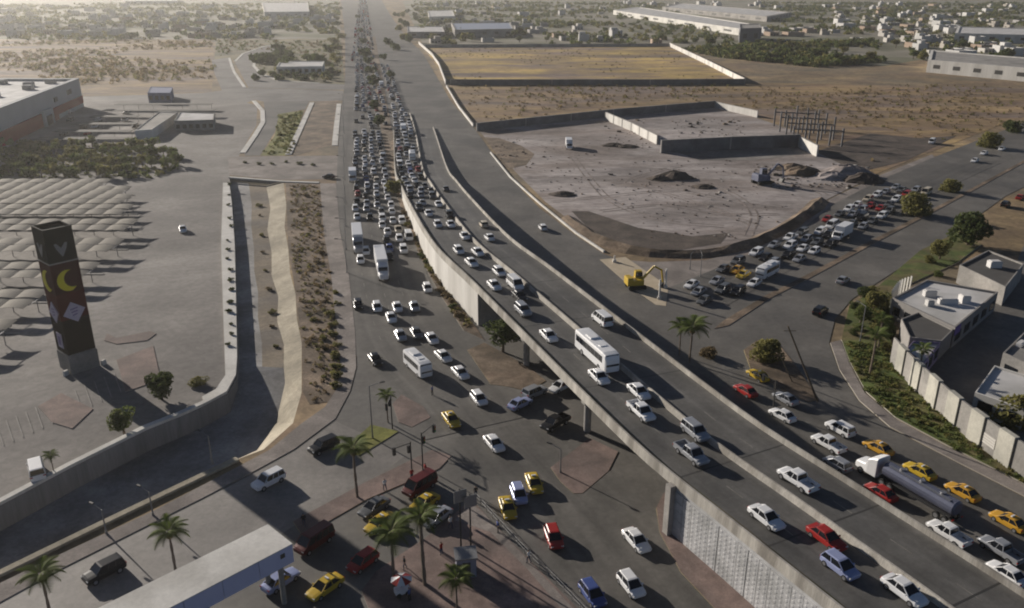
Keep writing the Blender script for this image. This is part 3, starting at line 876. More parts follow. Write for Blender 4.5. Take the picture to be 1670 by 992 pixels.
for i, (x, y) in enumerate(((604, 118), (609, 140), (588, 52), (592, 72), (600, 104), (583, 30), (626, 98), (637, 132))):
    tree(x, y, random.uniform(5, 7), random.uniform(3, 4.6), 'dark', 'dark tree among the far queues on the avenue', 'trees among the far queues', far=True)
for i in range(12):
    tree(548 + random.uniform(-8, 8), 8 + i * 9, random.uniform(5, 8), random.uniform(3.5, 5.5), 'olive', 'olive tree lining the pavement side of the distant avenue', 'trees along the far avenue side', far=True)
for i in range(15):                     # clump round the villa beyond the crossing
    x = 418 + 140 * random.random(); y = 84 + 30 * random.random()
    tree(x, y, random.uniform(6, 9), random.uniform(5, 7.5), 'dark' if i % 3 else 'green', 'dense dark tree in the clump around the pale villa', 'trees around the villa', far=True)
for i in range(10):
    tree(415 + 14 * i + random.uniform(-4, 4), 128 + random.uniform(-4, 4), random.uniform(4, 5.5), random.uniform(3, 4), 'dark', 'low tree lining the road in front of the pale villa', 'trees in front of the villa', far=True)
for row, (y, n, x0, x1) in enumerate(((243, 15, -20, 250), (256, 17, -20, 285), (272, 17, -10, 290), (287, 14, -20, 210))):
    for k in range(n):
        tree(x0 + (x1 - x0) * k / (n - 1) + random.uniform(-5, 5), y + random.uniform(-3, 3), random.uniform(3.6, 5), random.uniform(2.0, 2.9), random.choice(['green', 'olive', 'green']), 'small green tree in the planted band of the car park', 'trees of the planted car park band', far=True)
for k in range(16):                     # strip along the canal
    shrub(372 + random.uniform(-2, 6) , 305 + k * 17 + random.uniform(-4, 4), random.uniform(.5, .9), 'dark', 'small dark shrub on the white planter strip along the canal', 'shrubs on the planter strip', z=.35)
for k in range(9):
    shrub(420 + k * 3.6 + random.uniform(-3, 3), 330 + k * 30 + random.uniform(-8, 8), random.uniform(.6, 1.1), 'dry' if k % 2 else 'olive', 'dry weed clump on the canal floor', 'weeds on the canal floor', z=ZU)
for k in range(22):
    y = 306 + k * 15.5
    x = 505 + (y - 300) * .1 + random.uniform(-22, 22)
    shrub(x, y, random.uniform(.5, 1.1), random.choice(['dry', 'dry', 'olive']), 'dry brown bush on the strip between canal and pavement', 'bushes of the dry strip')
for k in range(10):
    shrub(545 + random.uniform(-6, 6), 480 + k * 17, random.uniform(.7, 1.3), 'olive', 'olive hedge bush on the inner edge of the pavement', 'hedge along the pavement')
for k in range(26):                     # foot of the long pale retaining wall
    t = k / 25
    x = 664 + 92 * t ** 1.15; y = 352 + 168 * t
    shrub(x - random.uniform(3, 9), y + random.uniform(-3, 5), random.uniform(.6, 1.25), random.choice(['dry', 'dry', 'olive', 'dark']), 'scraggy bush at the foot of the pale retaining wall', 'bushes along the retaining wall', z=.15)
for k in range(12):
    shrub(468 + random.uniform(-12, 14), 190 + k * 5.2, random.uniform(.8, 1.4), 'olive', 'olive tuft in the green strip beside the service road', 'tufts of the green strip')
for k in range(6):
    shrub(400 + k * 22, 268 + random.uniform(-3, 3), random.uniform(.9, 1.3), 'dark', 'dark clipped bush by the car park crossing', 'bushes at the car park crossing')

def scatter_stuff(name, label, cat, quad, n, rmin, rmax, kinds, seed, per=26, clump=True):
    """many low bushes in one mesh, over a photo quad (x0,y0,x1,y1 sampled evenly on the ground)"""
    r = np.random.RandomState(seed)
    poly = px(quad)
    xs = [p.x for p in poly]; ys = [p.y for p in poly]
    inside = lambda x, y: sum(((poly[i].y > y) != (poly[i - 1].y > y)) and (x < (poly[i - 1].x - poly[i].x) * (y - poly[i].y) / (poly[i - 1].y - poly[i].y) + poly[i].x) for i in range(len(poly))) % 2 == 1
    Q, M = [], []
    c = 0
    while c < n:
        x, y = r.uniform(min(xs), max(xs)), r.uniform(min(ys), max(ys))
        if not inside(x, y): continue
        if clump and math.sin(x * .035 + math.sin(y * .02) * 2) + math.sin(y * .028 + x * .011) + r.uniform(-1.1, 1.1) < .1: continue
        q, mi = crown_arrays(per, r.randint(1e6), .3, .7, 4)
        rad = r.uniform(rmin, rmax)
        q = q * rad + np.array([x, y, rad * .35])
        Q.append(q); M.append(mi.astype(int) + 2 * r.randint(0, len(kinds)))
        c += 1
    Q = np.concatenate(Q); M = np.concatenate(M)
    me = bpy.data.meshes.new(name)
    me.from_pydata(Q.reshape(-1, 3).tolist(), [], np.arange(len(Q) * 4).reshape(-1, 4).tolist())
    for k in kinds:
        for m in LEAF[k]: me.materials.append(m)
    me.polygons.foreach_set('material_index', M.tolist())
    me.update()
    return stuff(put(name, me), label, cat)
scatter_stuff('scrub', 'low dry scrub dotted over the field behind the store', 'scrub', [(-60, 68), (345, 68), (350, 100), (343, 150), (150, 155), (60, 125), (-60, 120)], 1500, .5, 2.8, ['dry', 'olive', 'drier'], 3, 20)
scatter_stuff('scrub', 'brown scrub scattered over the rough field beyond the building site', 'scrub', [(740, 140), (1215, 138), (1690, 140), (1690, 185), (1500, 250), (1430, 268), (1340, 225), (1180, 165), (1000, 182), (790, 205)], 1300, .35, 1.6, ['dry', 'drier', 'dry', 'olive'], 4, 18)
scatter_stuff('scrub', 'olive scrub around the villa road loop beside the avenue', 'scrub', [(355, 68), (553, 66), (558, 136), (460, 130), (430, 118), (420, 100), (460, 80), (390, 84), (376, 92), (352, 96)], 420, .8, 2.6, ['olive', 'green', 'dry'], 12, 22, False)
scatter_stuff('weeds', 'yellowish weeds tufting the walled field', 'weeds', [(695, 80), (1090, 78), (1205, 132), (740, 134)], 200, .4, 1.1, ['olive', 'dry'], 5)
scatter_stuff('weeds', 'green weeds and low bushes on the lawn outside the fluted wall', 'weeds', [(1375, 560), (1455, 565), (1480, 615), (1560, 692), (1668, 772), (1668, 788), (1545, 727), (1460, 680), (1412, 640), (1388, 590)], 620, .2, .8, ['green', 'olive', 'green'], 6, 30, False)

scatter_stuff('planting', 'low green planting under the small trees of the car park band', 'planting', [(-20, 240), (250, 238), (292, 252), (292, 274), (250, 292), (-20, 294)], 520, .6, 1.6, ['green', 'olive', 'green'], 7, 30, False)
scatter_stuff('weeds', 'dry weeds over the brown strip beside the canal', 'weeds', [(474, 302), (520, 302), (526, 380), (541, 470), (551, 560), (553, 620), (535, 650), (505, 655), (497, 560), (486, 480), (474, 400)], 620, .2, .7, ['dry', 'drier', 'dry', 'olive'], 8, 26, False)
scatter_stuff('weeds', 'weeds along the foot of the pale retaining wall', 'weeds', [(664, 362), (690, 425), (718, 474), (754, 534), (776, 540), (744, 494), (708, 436), (684, 394), (668, 356)], 150, .25, .8, ['dry', 'drier', 'olive'], 9, 26, False)
scatter_stuff('weeds', 'grass and weeds on the green strip by the service road', 'weeds', [(456, 188), (494, 182), (469, 252), (428, 252), (449, 222)], 200, .4, 1.1, ['olive', 'green'], 10, 26, False)
for i in range(26):
    u = random.random()
    x, y = 1392 + 70 * random.random(), 478 + 95 * random.random()
    if x < 1372 + abs(y - 530) * .4 or x > 1450: continue
    shrub(x, y, random.uniform(.9, 2.0), random.choice(['olive', 'green', 'dark']), 'bushy shrub massed on the lawn corner by the cross street', 'shrubs massed on the lawn corner', far=False, z=.18)
tree(1424, 512, 5.2, 2.8, 'olive', 'olive tree in the lawn corner close to the slatted screen', far=False)
tree(1402, 532, 4.2, 2.3, 'green', 'small green tree at the lawn corner kerb', far=False)
tree(1532, 424, 4.6, 3.0, 'olive', 'olive tree in the bed between cross street and grey flat roofed block', far=False)
# earth bank along the lower edge of the building site
EB = Path(px([(925, 358), (965, 386), (1005, 402), (1060, 414), (1150, 414), (1235, 394), (1300, 360), (1342, 326)]), 2.0)
b = MB()
rr_ = random.Random(9)
b.loft([[EB.at(s_)[0] + Vector((-EB.at(s_)[1].y, EB.at(s_)[1].x, 0)) * o_ * rr_.uniform(.85, 1.15) + Vector((0, 0, h_ * rr_.uniform(.8, 1.2))) for o_, h_ in ((-2.6, -.05), (-1.2, .75), (.1, 1.25), (1.3, .7), (2.8, -.05))] for s_ in EB.s[::2]])
eb = b.build('earth_bank', BROWN)
tag(eb, 'low curving earth bank along the street edge of the building site', 'earth bank')
# ================================================================== BUILDINGS AND WALLS
def wallthing(name, pts, h, w, m, label, cat='wall', cap=True, post=0, capm=None, z=0.0):
    """a wall along photo points, built of bays with a coping; every bay is its own part"""
    P_ = px(pts)
    t = thing(name, label, cat, P_[0])
    for p, q in zip(P_, P_[1:]):
        b = MB(); b.bar((p.x, p.y, -.1), (q.x, q.y, -.1), w, h + .1)
        b.build('bay', m, t, world=True)
        if cap:
            b = MB(); b.bar((p.x, p.y, h + .002), (q.x, q.y, h + .002), w + .16, .14)
            b.build('coping', capm or CONC2, t, world=True)
    if post:
        for p, q in zip(P_, P_[1:]):
            n = max(1, int((q - p).length / post))
            for k in range(n + 1):
                c = p.lerp(q, k / n)
                d = q - p
                b = MB(); b.box((c.x, c.y, -.1), (.45, w + .24, h + .22), math.atan2(d.y, d.x))
                b.build('post', CONC2, t, world=True)
    return t
wallthing('boundary_wall', [(735, 139), (900, 139), (1060, 139), (1214, 138)], 3.2, .4, DARKSHADEC, 'long shaded wall along the front of the yellow walled field', post=30)
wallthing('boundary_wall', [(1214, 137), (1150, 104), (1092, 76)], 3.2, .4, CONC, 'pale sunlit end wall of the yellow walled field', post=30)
wallthing('boundary_wall', [(690, 78), (880, 77), (1090, 76)], 2.6, .4, CONC2, 'low back wall of the yellow walled field', post=40)
wallthing('boundary_wall', [(683, 72), (705, 92), (716, 108), (727, 138)], 2.4, .4, CONC, 'pale wall beside the empty slip road along the yellow field')
wallthing('boundary_wall', [(728, 142), (748, 176), (772, 207)], 1.2, .4, CONC, 'low pale wall along the slip road before the building site')
wallthing('boundary_wall', [(778, 214), (1000, 190), (1165, 176)], 3.2, .4, DARKSHADEC, 'long dark shaded wall along the back of the building site', post=24)
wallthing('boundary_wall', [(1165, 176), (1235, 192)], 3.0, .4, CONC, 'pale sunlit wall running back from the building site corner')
wallthing('boundary_wall', [(988, 196), (1030, 214), (1072, 236)], 3.4, .5, CONC, 'pale sunlit wall stub beside the white truck on the site', post=8)
wallthing('boundary_wall', [(1078, 250), (1190, 244), (1302, 240)], 4.6, .5, DARKSHADEC, 'big dark shaded concrete wall in the middle of the building site', post=20)
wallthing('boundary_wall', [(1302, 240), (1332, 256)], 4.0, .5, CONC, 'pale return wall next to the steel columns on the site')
wallthing('kerb_wall', [(800, 250), (832, 290), (880, 333), (940, 382), (985, 412)], .5, .4, CONC, 'low pale kerb wall along the slip road edge of the building site', cap=False)

# fluted wall round the service yard: broad pilasters and recessed bays
fw = thing('fluted_wall', 'tall pale wall of alternating pilasters and recessed bays above the lawn', 'wall', W(1452, 596))
FWP = Path(px([(1452, 592), (1482, 626), (1560, 700), (1670, 782), (1800, 866)]), 1.0)
L = FWP.s[-1]
n = int(L / 2.6)
FWM = mat('wall_render', (0.4, 0.385, 0.33), (0.46, 0.44, 0.38), .3, .9, c3=(0.33, 0.32, 0.28), scale3=.2, mottle=.12)
for k in range(n):
    p, t = FWP.at(L * (k + .5) / n)
    a = math.atan2(t.y, t.x)
    h = 4.7
    if k % 2:
        b = MB(); b.box((p.x, p.y, -.1), (L / n * .98, .75, h + .15), a)
        b.build('pilaster', FWM, fw, world=True)
    else:
        b = MB(); b.box((p.x, p.y, -.1), (L / n * 1.02, .3, h), a)
        b.build('bay', CONC2, fw, world=True)
        e = Vector((t.y, -t.x, 0))
        if k in (10, 14, 18):
            for j in range(4):
                c = p + e * .19
                b = MB(); b.box((c.x, c.y, 1.2 + .38 * j), (L / n * .8, .06, .3), a)
                b.build('louvre', WHITEW, fw, world=True)

def building(name, label, cat, quad, h, wallm, roofm, rec=.5, group=None, z0=0.0):
    """flat roofed block on a photo quad; returns the thing and its corners"""
    P_ = quad if isinstance(quad[0], Vector) else px(quad)
    poly = ccw(P_)
    cx = sum(p[0] for p in poly) / len(poly); cy = sum(p[1] for p in poly) / len(poly)
    t = thing(name, label, cat, (cx, cy, 0), 0, group)
    b = MB()
    n = len(poly)
    for k in range(n):
        p, q = poly[k], poly[(k + 1) % n]
        b.face([(p[0], p[1], -.1), (q[0], q[1], -.1), (q[0], q[1], h), (p[0], p[1], h)])
    ins = [(cx + (p[0] - cx) * .955, cy + (p[1] - cy) * .955) for p in poly]
    for k in range(n):
        p, q = poly[k], poly[(k + 1) % n]; r, s = ins[k], ins[(k + 1) % n]
        b.face([(p[0], p[1], h), (q[0], q[1], h), (s[0], s[1], h), (r[0], r[1], h)])
        b.face([(r[0], r[1], h), (s[0], s[1], h), (s[0], s[1], h - rec), (r[0], r[1], h - rec)])
    b.build('wall', wallm, t, world=True)
    b = MB()
    b.add([(p[0], p[1], h - rec) for p in ins], tris(ins))
    b.build('roof', roofm, t, world=True)
    return t, poly
def on_wall(t, p, q, u0, u1, z0, z1, m, name, d=.06):
    """flat fitting on the wall from p to q (outside on the right hand of p->q), thin box"""
    p, q = Vector((p[0], p[1], 0)), Vector((q[0], q[1], 0))
    a, c = p.lerp(q, u0), p.lerp(q, u1)
    n = Vector(((q - p).y, -(q - p).x, 0)).normalized() * (d / 2)
    b = MB(); b.bar((a.x + n.x, a.y + n.y, z0), (c.x + n.x, c.y + n.y, z0), d, z1 - z0)
    return b.build(name, m, t, world=True)
def windows(t, poly, k, n, z0, z1, m=GLASS, fill=.6, sill=True):
    p, q = poly[k], poly[(k + 1) % len(poly)]
    for j in range(n):
        u0 = (j + .5 - fill / 2) / n; u1 = (j + .5 + fill / 2) / n
        on_wall(t, p, q, u0, u1, z0, z1, m, 'window')
def roof_box(t, x, y, z, s, m, name='roof_unit', rz=0.0):
    b = MB(); b.box((x, y, z), s, rz)
    b.box((x, y, z + s[2]), (s[0] * .8, s[1] * .8, .15), rz)
    return b.build(name, m, t, world=True)

# big store with red band, upper left
c0, c1 = W(137, 174), W(0, 241)
d = (c1 - c0); d.z = 0
dn = d.normalized(); nb_ = Vector((dn.y, -dn.x, 0))
if nb_.y < 0: nb_ = -nb_
c1 = c0 + dn * 150
back = Vector((-1, .02, 0))
st, sp = building('store', 'big box store with white roof, grey walls and dark red base band', 'store', [c0, c1, c1 + back * 95 , c0 + back * 95], 13.5, mat('store_grey', (0.33, 0.335, 0.34), (0.37, 0.375, 0.38), .1, .85), ROOFW, 1.0)
for k in range(4):
    p, q = sp[k], sp[(k + 1) % 4]
    if abs(p[0] - c0.x) + abs(q[0] - c1.x) < 1 or abs(p[0] - c1.x) + abs(q[0] - c0.x) < 1:
        rev = abs(p[0] - c0.x) > 1
        def uu(a, b_): return (1 - b_, 1 - a) if rev else (a, b_)
        RED = mat('store_red', (0.22, 0.008, 0.008), (0.26, 0.014, 0.012), .3, .8)
        on_wall(st, p, q, *uu(.0, .26), 1.9, 5.4, RED, 'red_band', .25)
        on_wall(st, p, q, *uu(.26, 1.0), 0, 5.4, RED, 'red_band', .6)
        on_wall(st, p, q, *uu(.32, .4), 0, 6.4, mat('store_grey', (0, 0, 0)), 'entrance_portal', 1.5)
        on_wall(st, p, q, *uu(.335, .385), 0, 4.0, GLASS, 'door', 1.62)
        on_wall(st, p, q, *uu(.1, .14), 8.2, 10.4, DARKM, 'sign_board', .3)
        on_wall(st, p, q, *uu(.24, .27), 7.5, 9.5, DARKM, 'sign_board', .3)
for i, (u, v) in enumerate(((.08, 10), (.16, 16), (.24, 12), (.3, 30), (.4, 18), (.46, 40), (.2, 40), (.1, 32))):
    c = c0 + dn * (150 * u) + back * v
    roof_box(st, c.x, c.y, 12.5, (4, 3, 1.8), STEEL)

# pale canopied buildings inside the car park
bt, bp = building('car_park_building', 'low pale building with a hipped grey roof in the car park', 'building', [(222, 228), (250, 226), (292, 196), (262, 195)], 3.6, WHITEW, CONC2, .3)
bt2, bp2 = building('car_park_building', 'long low building with a pale flat roof beside the car park drive', 'building', [(286, 214), (350, 212), (352, 200), (296, 198)], 4.2, CONC2, ROOFW, .3)
windows(bt2, bp2, 0, 6, 1.0, 2.6)
bt3, bp3 = building('blue_shed', 'small blue grey shed beyond the car park hedge', 'shed', [(243, 168), (280, 168), (284, 158), (248, 157)], 5.0, mat('blue_sheet', (0.1, 0.13, 0.24), (0.13, 0.16, 0.28), .5, .7), mat('blue_roof', (0.16, 0.18, 0.28), rough=.7), .2)
windows(bt3, bp3, 0, 4, 1.5, 3.5)
vt, vp = building('villa', 'long pale villa half hidden by dark trees beyond the crossing', 'house', [(452, 122), (527, 121), (530, 112), (458, 112)], 5.0, WHITEW, ROOFW, .4)
windows(vt, vp, 0, 7, 1.2, 3.4)

# white roofed building by the lawn, with a purple painted corner
PURPLE = mat('purple_paint', (0.12, 0.08, 0.26), (0.15, 0.1, 0.3), .6, .8)
wq = [W(1455, 486, 4), W(1512, 456, 4), W(1628, 476, 4), W(1558, 534, 4)]
wq = [Vector((p.x, p.y, 0)) for p in wq]
wt, wp = building('white_roofed_building', 'flat white roofed building with a purple corner next to the lawn', 'building', wq, 4.0, mat('dull_render', (0.2, 0.19, 0.18), (0.25, 0.235, 0.22), .3, .9), ROOFW, .35)
wq2 = [Vector((p.x, p.y, 0)) for p in (W(1470, 520, 3.6), W(1498, 509, 3.6), W(1555, 537, 3.6), W(1536, 556, 3.6), W(1484, 550, 3.6))]
wtb, wpb = building('dark_roofed_building', 'low block with a dark roof joined between white roofed building and annex', 'building', wq2, 3.6, mat('dull_render', (0, 0, 0)), mat('dark_roof', (0.07, 0.066, 0.062), (0.09, 0.086, 0.082), .3, .9), .3)
windows(wtb, wpb, 0, 3, 1.0, 2.4)
for k in range(4):
    windows(wt, wp, k, 5, 1.0, 2.6)
for u, v, s in ((.3, .5, (2.2, 1.2, 1.1)), (.6, .45, (3.4, 1.0, .9)), (.75, .6, (1.6, 1.6, 1.3)), (.45, .25, (1.2, 1.2, 1.0))):
    c = wq[0].lerp(wq[1], v).lerp(wq[3].lerp(wq[2], v), u)
    roof_box(wt, c.x, c.y, 3.65, s, ROOFW)
on_wall(wt, wp[0], wp[1], .0, .12, 2.4, 3.9, PURPLE, 'purple_panel', .12)
# slatted white sun screen of its entrance
sc = thing('slatted_screen', 'white slatted screen curving over the corner of the white roofed building', 'screen', W(1462, 500))
SP = Path([W(1450, 505), W(1462, 494), W(1482, 490)], .3)
for k in range(11):
    p, t = SP.at(SP.s[-1] * (k + .5) / 11)
    b = MB(); b.box((p.x, p.y, -.05), (.14, .35, 4.0 + .12 * k), math.atan2(t.y, t.x))
    b.build('slat', WHITEW, sc, world=True)
w2 = [W(1478, 570, 3.4), W(1490, 556, 3.4), W(1534, 558, 3.4), W(1506, 592, 3.4)]
w2 = [Vector((p.x, p.y, 0)) for p in w2]
wt2, wp2 = building('annex_building', 'lower annex with white roof and purple side behind the fluted wall', 'building', w2, 3.4, mat('purple_grey', (0.2, 0.17, 0.27), (0.24, 0.2, 0.31), .4, .85), ROOFW, .35)
for k in range(4): windows(wt2, wp2, k, 3, 1.0, 2.6)
w3 = [W(1565, 432, 4), W(1612, 408, 4), W(1670, 430, 4), W(1640, 468, 4)]
w3 = [Vector((p.x, p.y, 0)) for p in w3]
wt3, wp3 = building('yard_building', 'grey flat roofed block behind the white roofed building', 'building', w3, 4.0, CONC2, mat('dark_roof', (0.1, 0.095, 0.09), (0.13, 0.125, 0.12), .3, .9), .3)
roof_box(wt3, *(sum((p for p in w3), Vector()) / 4)[:2], 3.7, (2.4, 1.6, 1.3), ROOFW)
w4 = [W(1590, 640, 3.4), W(1622, 596, 3.4), W(1700, 620, 3.4), W(1672, 668, 3.4)]
w4 = [Vector((p.x, p.y, 0)) for p in w4]
wt4, wp4 = building('gate_lodge', 'small white roofed lodge in the dark yard behind the fluted wall', 'building', w4, 3.4, WHITEW, ROOFW, .3)
for k in range(4): windows(wt4, wp4, k, 2, 1.0, 2.4)
w5 = [W(1636, 575, 4.4), W(1672, 540, 4.4), W(1780, 575, 4.4), W(1745, 625, 4.4)]
w5 = [Vector((p.x, p.y, 0)) for p in w5]
wt5, wp5 = building('yard_hall', 'grey hall with a row of roof lights beside the small white lodge', 'building', w5, 4.4, CONC2, CONC2, .3)
for k in range(4): windows(wt5, wp5, k, 3, 1.2, 2.8)
for j in range(5):
    c = w5[0].lerp(w5[1], .5).lerp(w5[3].lerp(w5[2], .5), (j + .5) / 5)
    roof_box(wt5, c.x, c.y, 4.1, (2.0, .8, .6), ROOFW, 'roof_light', .7)

# ---- tall sign pylon of the car park
py0 = W(131, 598)
pyl = thing('sign_pylon', 'tall dark square sign pylon with yellow crescents on a grey plinth', 'sign', (py0.x, py0.y, 0), math.radians(45 + 2 + 30.0 - 28))
WD = 4.3
b = MB(); b.box((0, 0, -.1), (WD + .25, WD + .25, 3.3)); b.box((0, 0, 3.2), (WD + .05, WD + .05, .15))
b.build('plinth', CONC2, pyl)
BLK = mat('pylon_black', (0.01, 0.007, 0.006), (0.015, 0.01, 0.008), .4, .75, spec=.1)
MAR = mat('pylon_maroon', (0.06, 0.007, 0.007), (0.08, 0.011, 0.01), .4, .75, spec=.1)
GRN = mat('pylon_grey', (0.012, 0.014, 0.012), (0.018, 0.02, 0.017), .4, .75, spec=.1)
for z0, z1, m in ((3.35, 9.2, BLK), (9.21, 13.6, MAR), (13.61, 18.6, mat('pylon_brown', (0.04, 0.008, 0.007), (0.055, 0.011, 0.01), .4, .75, spec=.1)), (18.61, 23.6, GRN)):
    b = MB(); b.box((0, 0, z0), (WD, WD, z1 - z0))
    b.build('sign_panel', m, pyl)
b = MB(); b.box((0, 0, 18.5), (WD + .12, WD + .12, .22)); b.build('trim', STEEL, pyl)
b = MB()
for k, (sx, sy, px_, py_) in enumerate(((WD, .2, 0, -1), (WD, .2, 0, 1), (.2, WD - .4, -1, 0), (.2, WD - .4, 1, 0))):
    b.box((px_ * (WD / 2 - .1), py_ * (WD / 2 - .1), 23.6), (sx, sy, .5))
b.build('roof_parapet', GRN, pyl)
LIL = mat('sign_lilac', (0.36, 0.32, 0.42), (0.44, 0.4, 0.48), 2.5, .7)
YEL = mat('sign_yellow', (0.6, 0.52, 0.02), rough=.6)
MGR = mat('sign_grey', (0.2, 0.2, 0.2), rough=.6)
def on_face(k, pts, m, name, d=.08, off=.0):
    """prism of face coordinates (u across, z up) standing d proud of face k of the pylon"""
    a = k * math.pi / 2
    n = Vector((math.sin(a), -math.cos(a), 0)); u = Vector((math.cos(a), math.sin(a), 0))
    poly = ccw(pts)
    b = MB()
    f0 = [n * (WD / 2 + off + .005) + u * p[0] + Vector((0, 0, p[1])) for p in poly]
    f1 = [v + n * d for v in f0]
    b.add(f1, tris(poly))
    for i in range(len(poly)):
        j = (i + 1) % len(poly)
        b.face([f0[i], f0[j], f1[j], f1[i]])
    return b.build(name, m, pyl)
def diamond(c, z, r, rot):
    return [(c + r * math.cos(rot + i * math.pi / 2), z + r * math.sin(rot + i * math.pi / 2)) for i in range(4)]
def crescent(c, z, r, flip=1):
    out = []
    for i in range(13):
        t = math.pi * (.55 + 1.0 * i / 12)
        out.append((c + flip * r * math.cos(t), z + r * math.sin(t)))
    for i in range(12, -1, -1):
        t = math.pi * (.55 + 1.0 * i / 12)
        out.append((c + flip * (.42 * r + r * .82 * math.cos(t)), z + .12 * r + r * .82 * math.sin(t)))
    return out
for k in (0, 3):
    on_face(k, crescent(.15, 15.6, 1.75), YEL, 'yellow_crescent', .1)
    on_face(k, diamond(0, 10.3, 1.75, .15), LIL, 'white_square', .12)
    for i in range(3):
        on_face(k, [(-.6 + .12 * i, 10.9 - .5 * i), (.6 - .1 * i, 11.05 - .5 * i), (.62 - .1 * i, 10.85 - .5 * i), (-.58 + .12 * i, 10.7 - .5 * i)], mat('sign_violet', (0.16, 0.12, 0.24), rough=.6), 'mark', .14)
    # spread-winged mark near the top
    on_face(k, [(-1.0, 21.6), (-.65, 21.7), (0, 20.9), (.65, 21.7), (1.0, 21.6), (.75, 20.8), (.2, 19.8), (0, 19.5), (-.2, 19.8), (-.75, 20.8)], MGR, 'winged_mark', .1)
on_face(3, [(-.9, 4.2), (.9, 4.2), (.9, 6.7), (-.9, 6.7)], LIL, 'white_square', .1)
on_face(3, [(-.45, 4.7), (.2, 4.6), (.45, 5.2), (.4, 6.2), (-.45, 6.2)], mat('sign_violet', (0, 0, 0)), 'mark', .13)
for sx, sy in ((2.9, -2.2), (-2.9, -1.6)):
    b = MB(); b.box((sx, sy, -.05), (.9, .5, .9), .3, top=.8)
    b.build('flood_lamp', WHITEW, pyl)

# ---- carports: long shade roofs in the car park
SHADE = mat('shade_fabric', (0.24, 0.215, 0.175), (0.3, 0.27, 0.22), .4, .9, c3=(0.24, 0.215, 0.18), scale3=.12)
ORD = ['first', 'second', 'third', 'fourth', 'fifth', 'sixth', 'seventh', 'eighth', 'ninth']
def bay_mesh():
    b = MB()
    n = 6
    Wd, D = 4.8, 3.9
    for i in range(n):
        a0, a1 = -1 + 2 * i / n, -1 + 2 * (i + 1) / n
        z0, z1 = .24 * (1 - a0 * a0), .24 * (1 - a1 * a1)
        x0, x1 = a0 * Wd / 2 * .97, a1 * Wd / 2 * .97
        for dz in (0, -.06):
            b.face([(x0, -D / 2, z0 + dz), (x1, -D / 2, z1 + dz), (x1, D / 2, z1 + .25 + dz), (x0, D / 2, z0 + .25 + dz)])
        b.face([(x0, -D / 2, z0 - .06), (x1, -D / 2, z1 - .06), (x1, -D / 2, z1), (x0, -D / 2, z0)])
    return b.mesh('shade_panel', SHADE)
BAY = bay_mesh()
pb = MB(); pb.tube((0, 0, 0), (0, 0, 2.55), .09, n=8)
POST = pb.mesh('post', STEEL)
for i, (y, xr) in enumerate(((299, 172), (311, 205), (325, 207), (342, 208), (367, 215), (400, 190), (441, 148), (488, 60), (540, 5))):
    pr = W(xr, y, 2.7); pl_ = W(-60, y, 2.7)
    n = int((pr.x - pl_.x) / 4.8)
    t = thing('carport', 'pale arched shade roof row, %s counting from the planted tree band' % ORD[i], 'carport', (pr.x, pr.y, 0), 0, 'carports of the car park')
    for k in range(n):
        for yy in (-2.7, 2.7):
            put('shade_panel', BAY, t, (-4.8 * (k + .5), yy, 2.6))
        put('post', POST, t, (-4.8 * k - .1, 0, .0))
    for yy in (-2.7, 2.7):
        b = MB(); b.bar((-4.8 * n, yy, 2.5), (0, yy, 2.5), .14, .1); b.build('beam', STEEL, t)
    b = MB()
    for k in range(n): b.bar((-4.8 * k - .1, -2.7, 2.42), (-4.8 * k - .1, 2.7, 2.42), .12, .09)
    b.build('cross_beams', STEEL, t)['kind'] = 'stuff'
    b = MB(); b.box((-2.4 * n, 5.0, 0.0), (4.8 * n, .5, .16)); b.build('wheel_stop', CONC2, t)
for i, (y, x0, x1) in enumerate(((170, 190, 345), (180, 170, 350), (190, 150, 225), (202, 120, 222), (214, 90, 215), (226, 60, 210))):
    pr = W(x1, y, 2.7); pl_ = W(x0, y, 2.7)
    t = thing('carport', 'dark flat shade roof row beside the big store, %s from the blue shed' % ORD[i], 'carport', (pr.x, pr.y, 0), 0, 'carports beside the store')
    Lx = pr.x - pl_.x
    b = MB(); b.box((-Lx / 2, 0, 2.7), (Lx, 5.2, .15)); b.build('roof', mat('dark_shade', (0.1, 0.095, 0.085), (0.14, 0.13, 0.115), .3, .9), t)
    for k in range(int(Lx / 7) + 1):
        put('post', POST, t, (-min(7 * k, Lx - .2) - .1, 0, .1))

# ---- overhead walkway beam across the side street, bottom left
e0, e1 = W(476, 886, 7.2), W(250, 1004, 7.2)
dd = (e1 - e0).normalized()
e0b = Vector((e0.x, e0.y, 0)); far_end = e0b + dd * 46
fb = thing('footbridge', 'long pale overhead footbridge with bluish side panels over the side street', 'footbridge', e0b)
nn = Vector((dd.y, -dd.x, 0))
if nn.y > 0: nn = -nn
BLUEP = mat('bluish_panel', (0.42, 0.44, 0.6), (0.48, 0.5, 0.66), .3, .75)
b = MB(); a_, c_ = e0b - nn * 2.2, far_end - nn * 2.2
b.bar((a_.x, a_.y, 5.3), (c_.x, c_.y, 5.3), 4.4, .35); b.build('walkway_deck', CONC2, fb, world=True)
b = MB(); b.bar((a_.x, a_.y, 7.1), (c_.x, c_.y, 7.1), 4.6, .1); b.build('walkway_roof', CONC, fb, world=True)
k = 0
for i in range(12):
    for off in (-.03, 4.45):
        p, q = e0b + dd * (i * 3.8 + .02) - nn * off, e0b + dd * (i * 3.8 + 3.77) - nn * off
        b = MB(); b.bar((p.x, p.y, 5.0), (q.x, q.y, 5.0), .08, 2.09); b.build('side_panel', BLUEP, fb, world=True)
for u in (1.2, 24, 44):
    for off in (.7, 3.6):
        p = e0b + dd * u - nn * off
        b = MB(); b.tube((p.x, p.y, -.1), (p.x, p.y, 5.31), .28, n=12); b.build('column', CONC2, fb, world=True)
b = MB(); p = e0b + dd * 1.2 + nn * .05
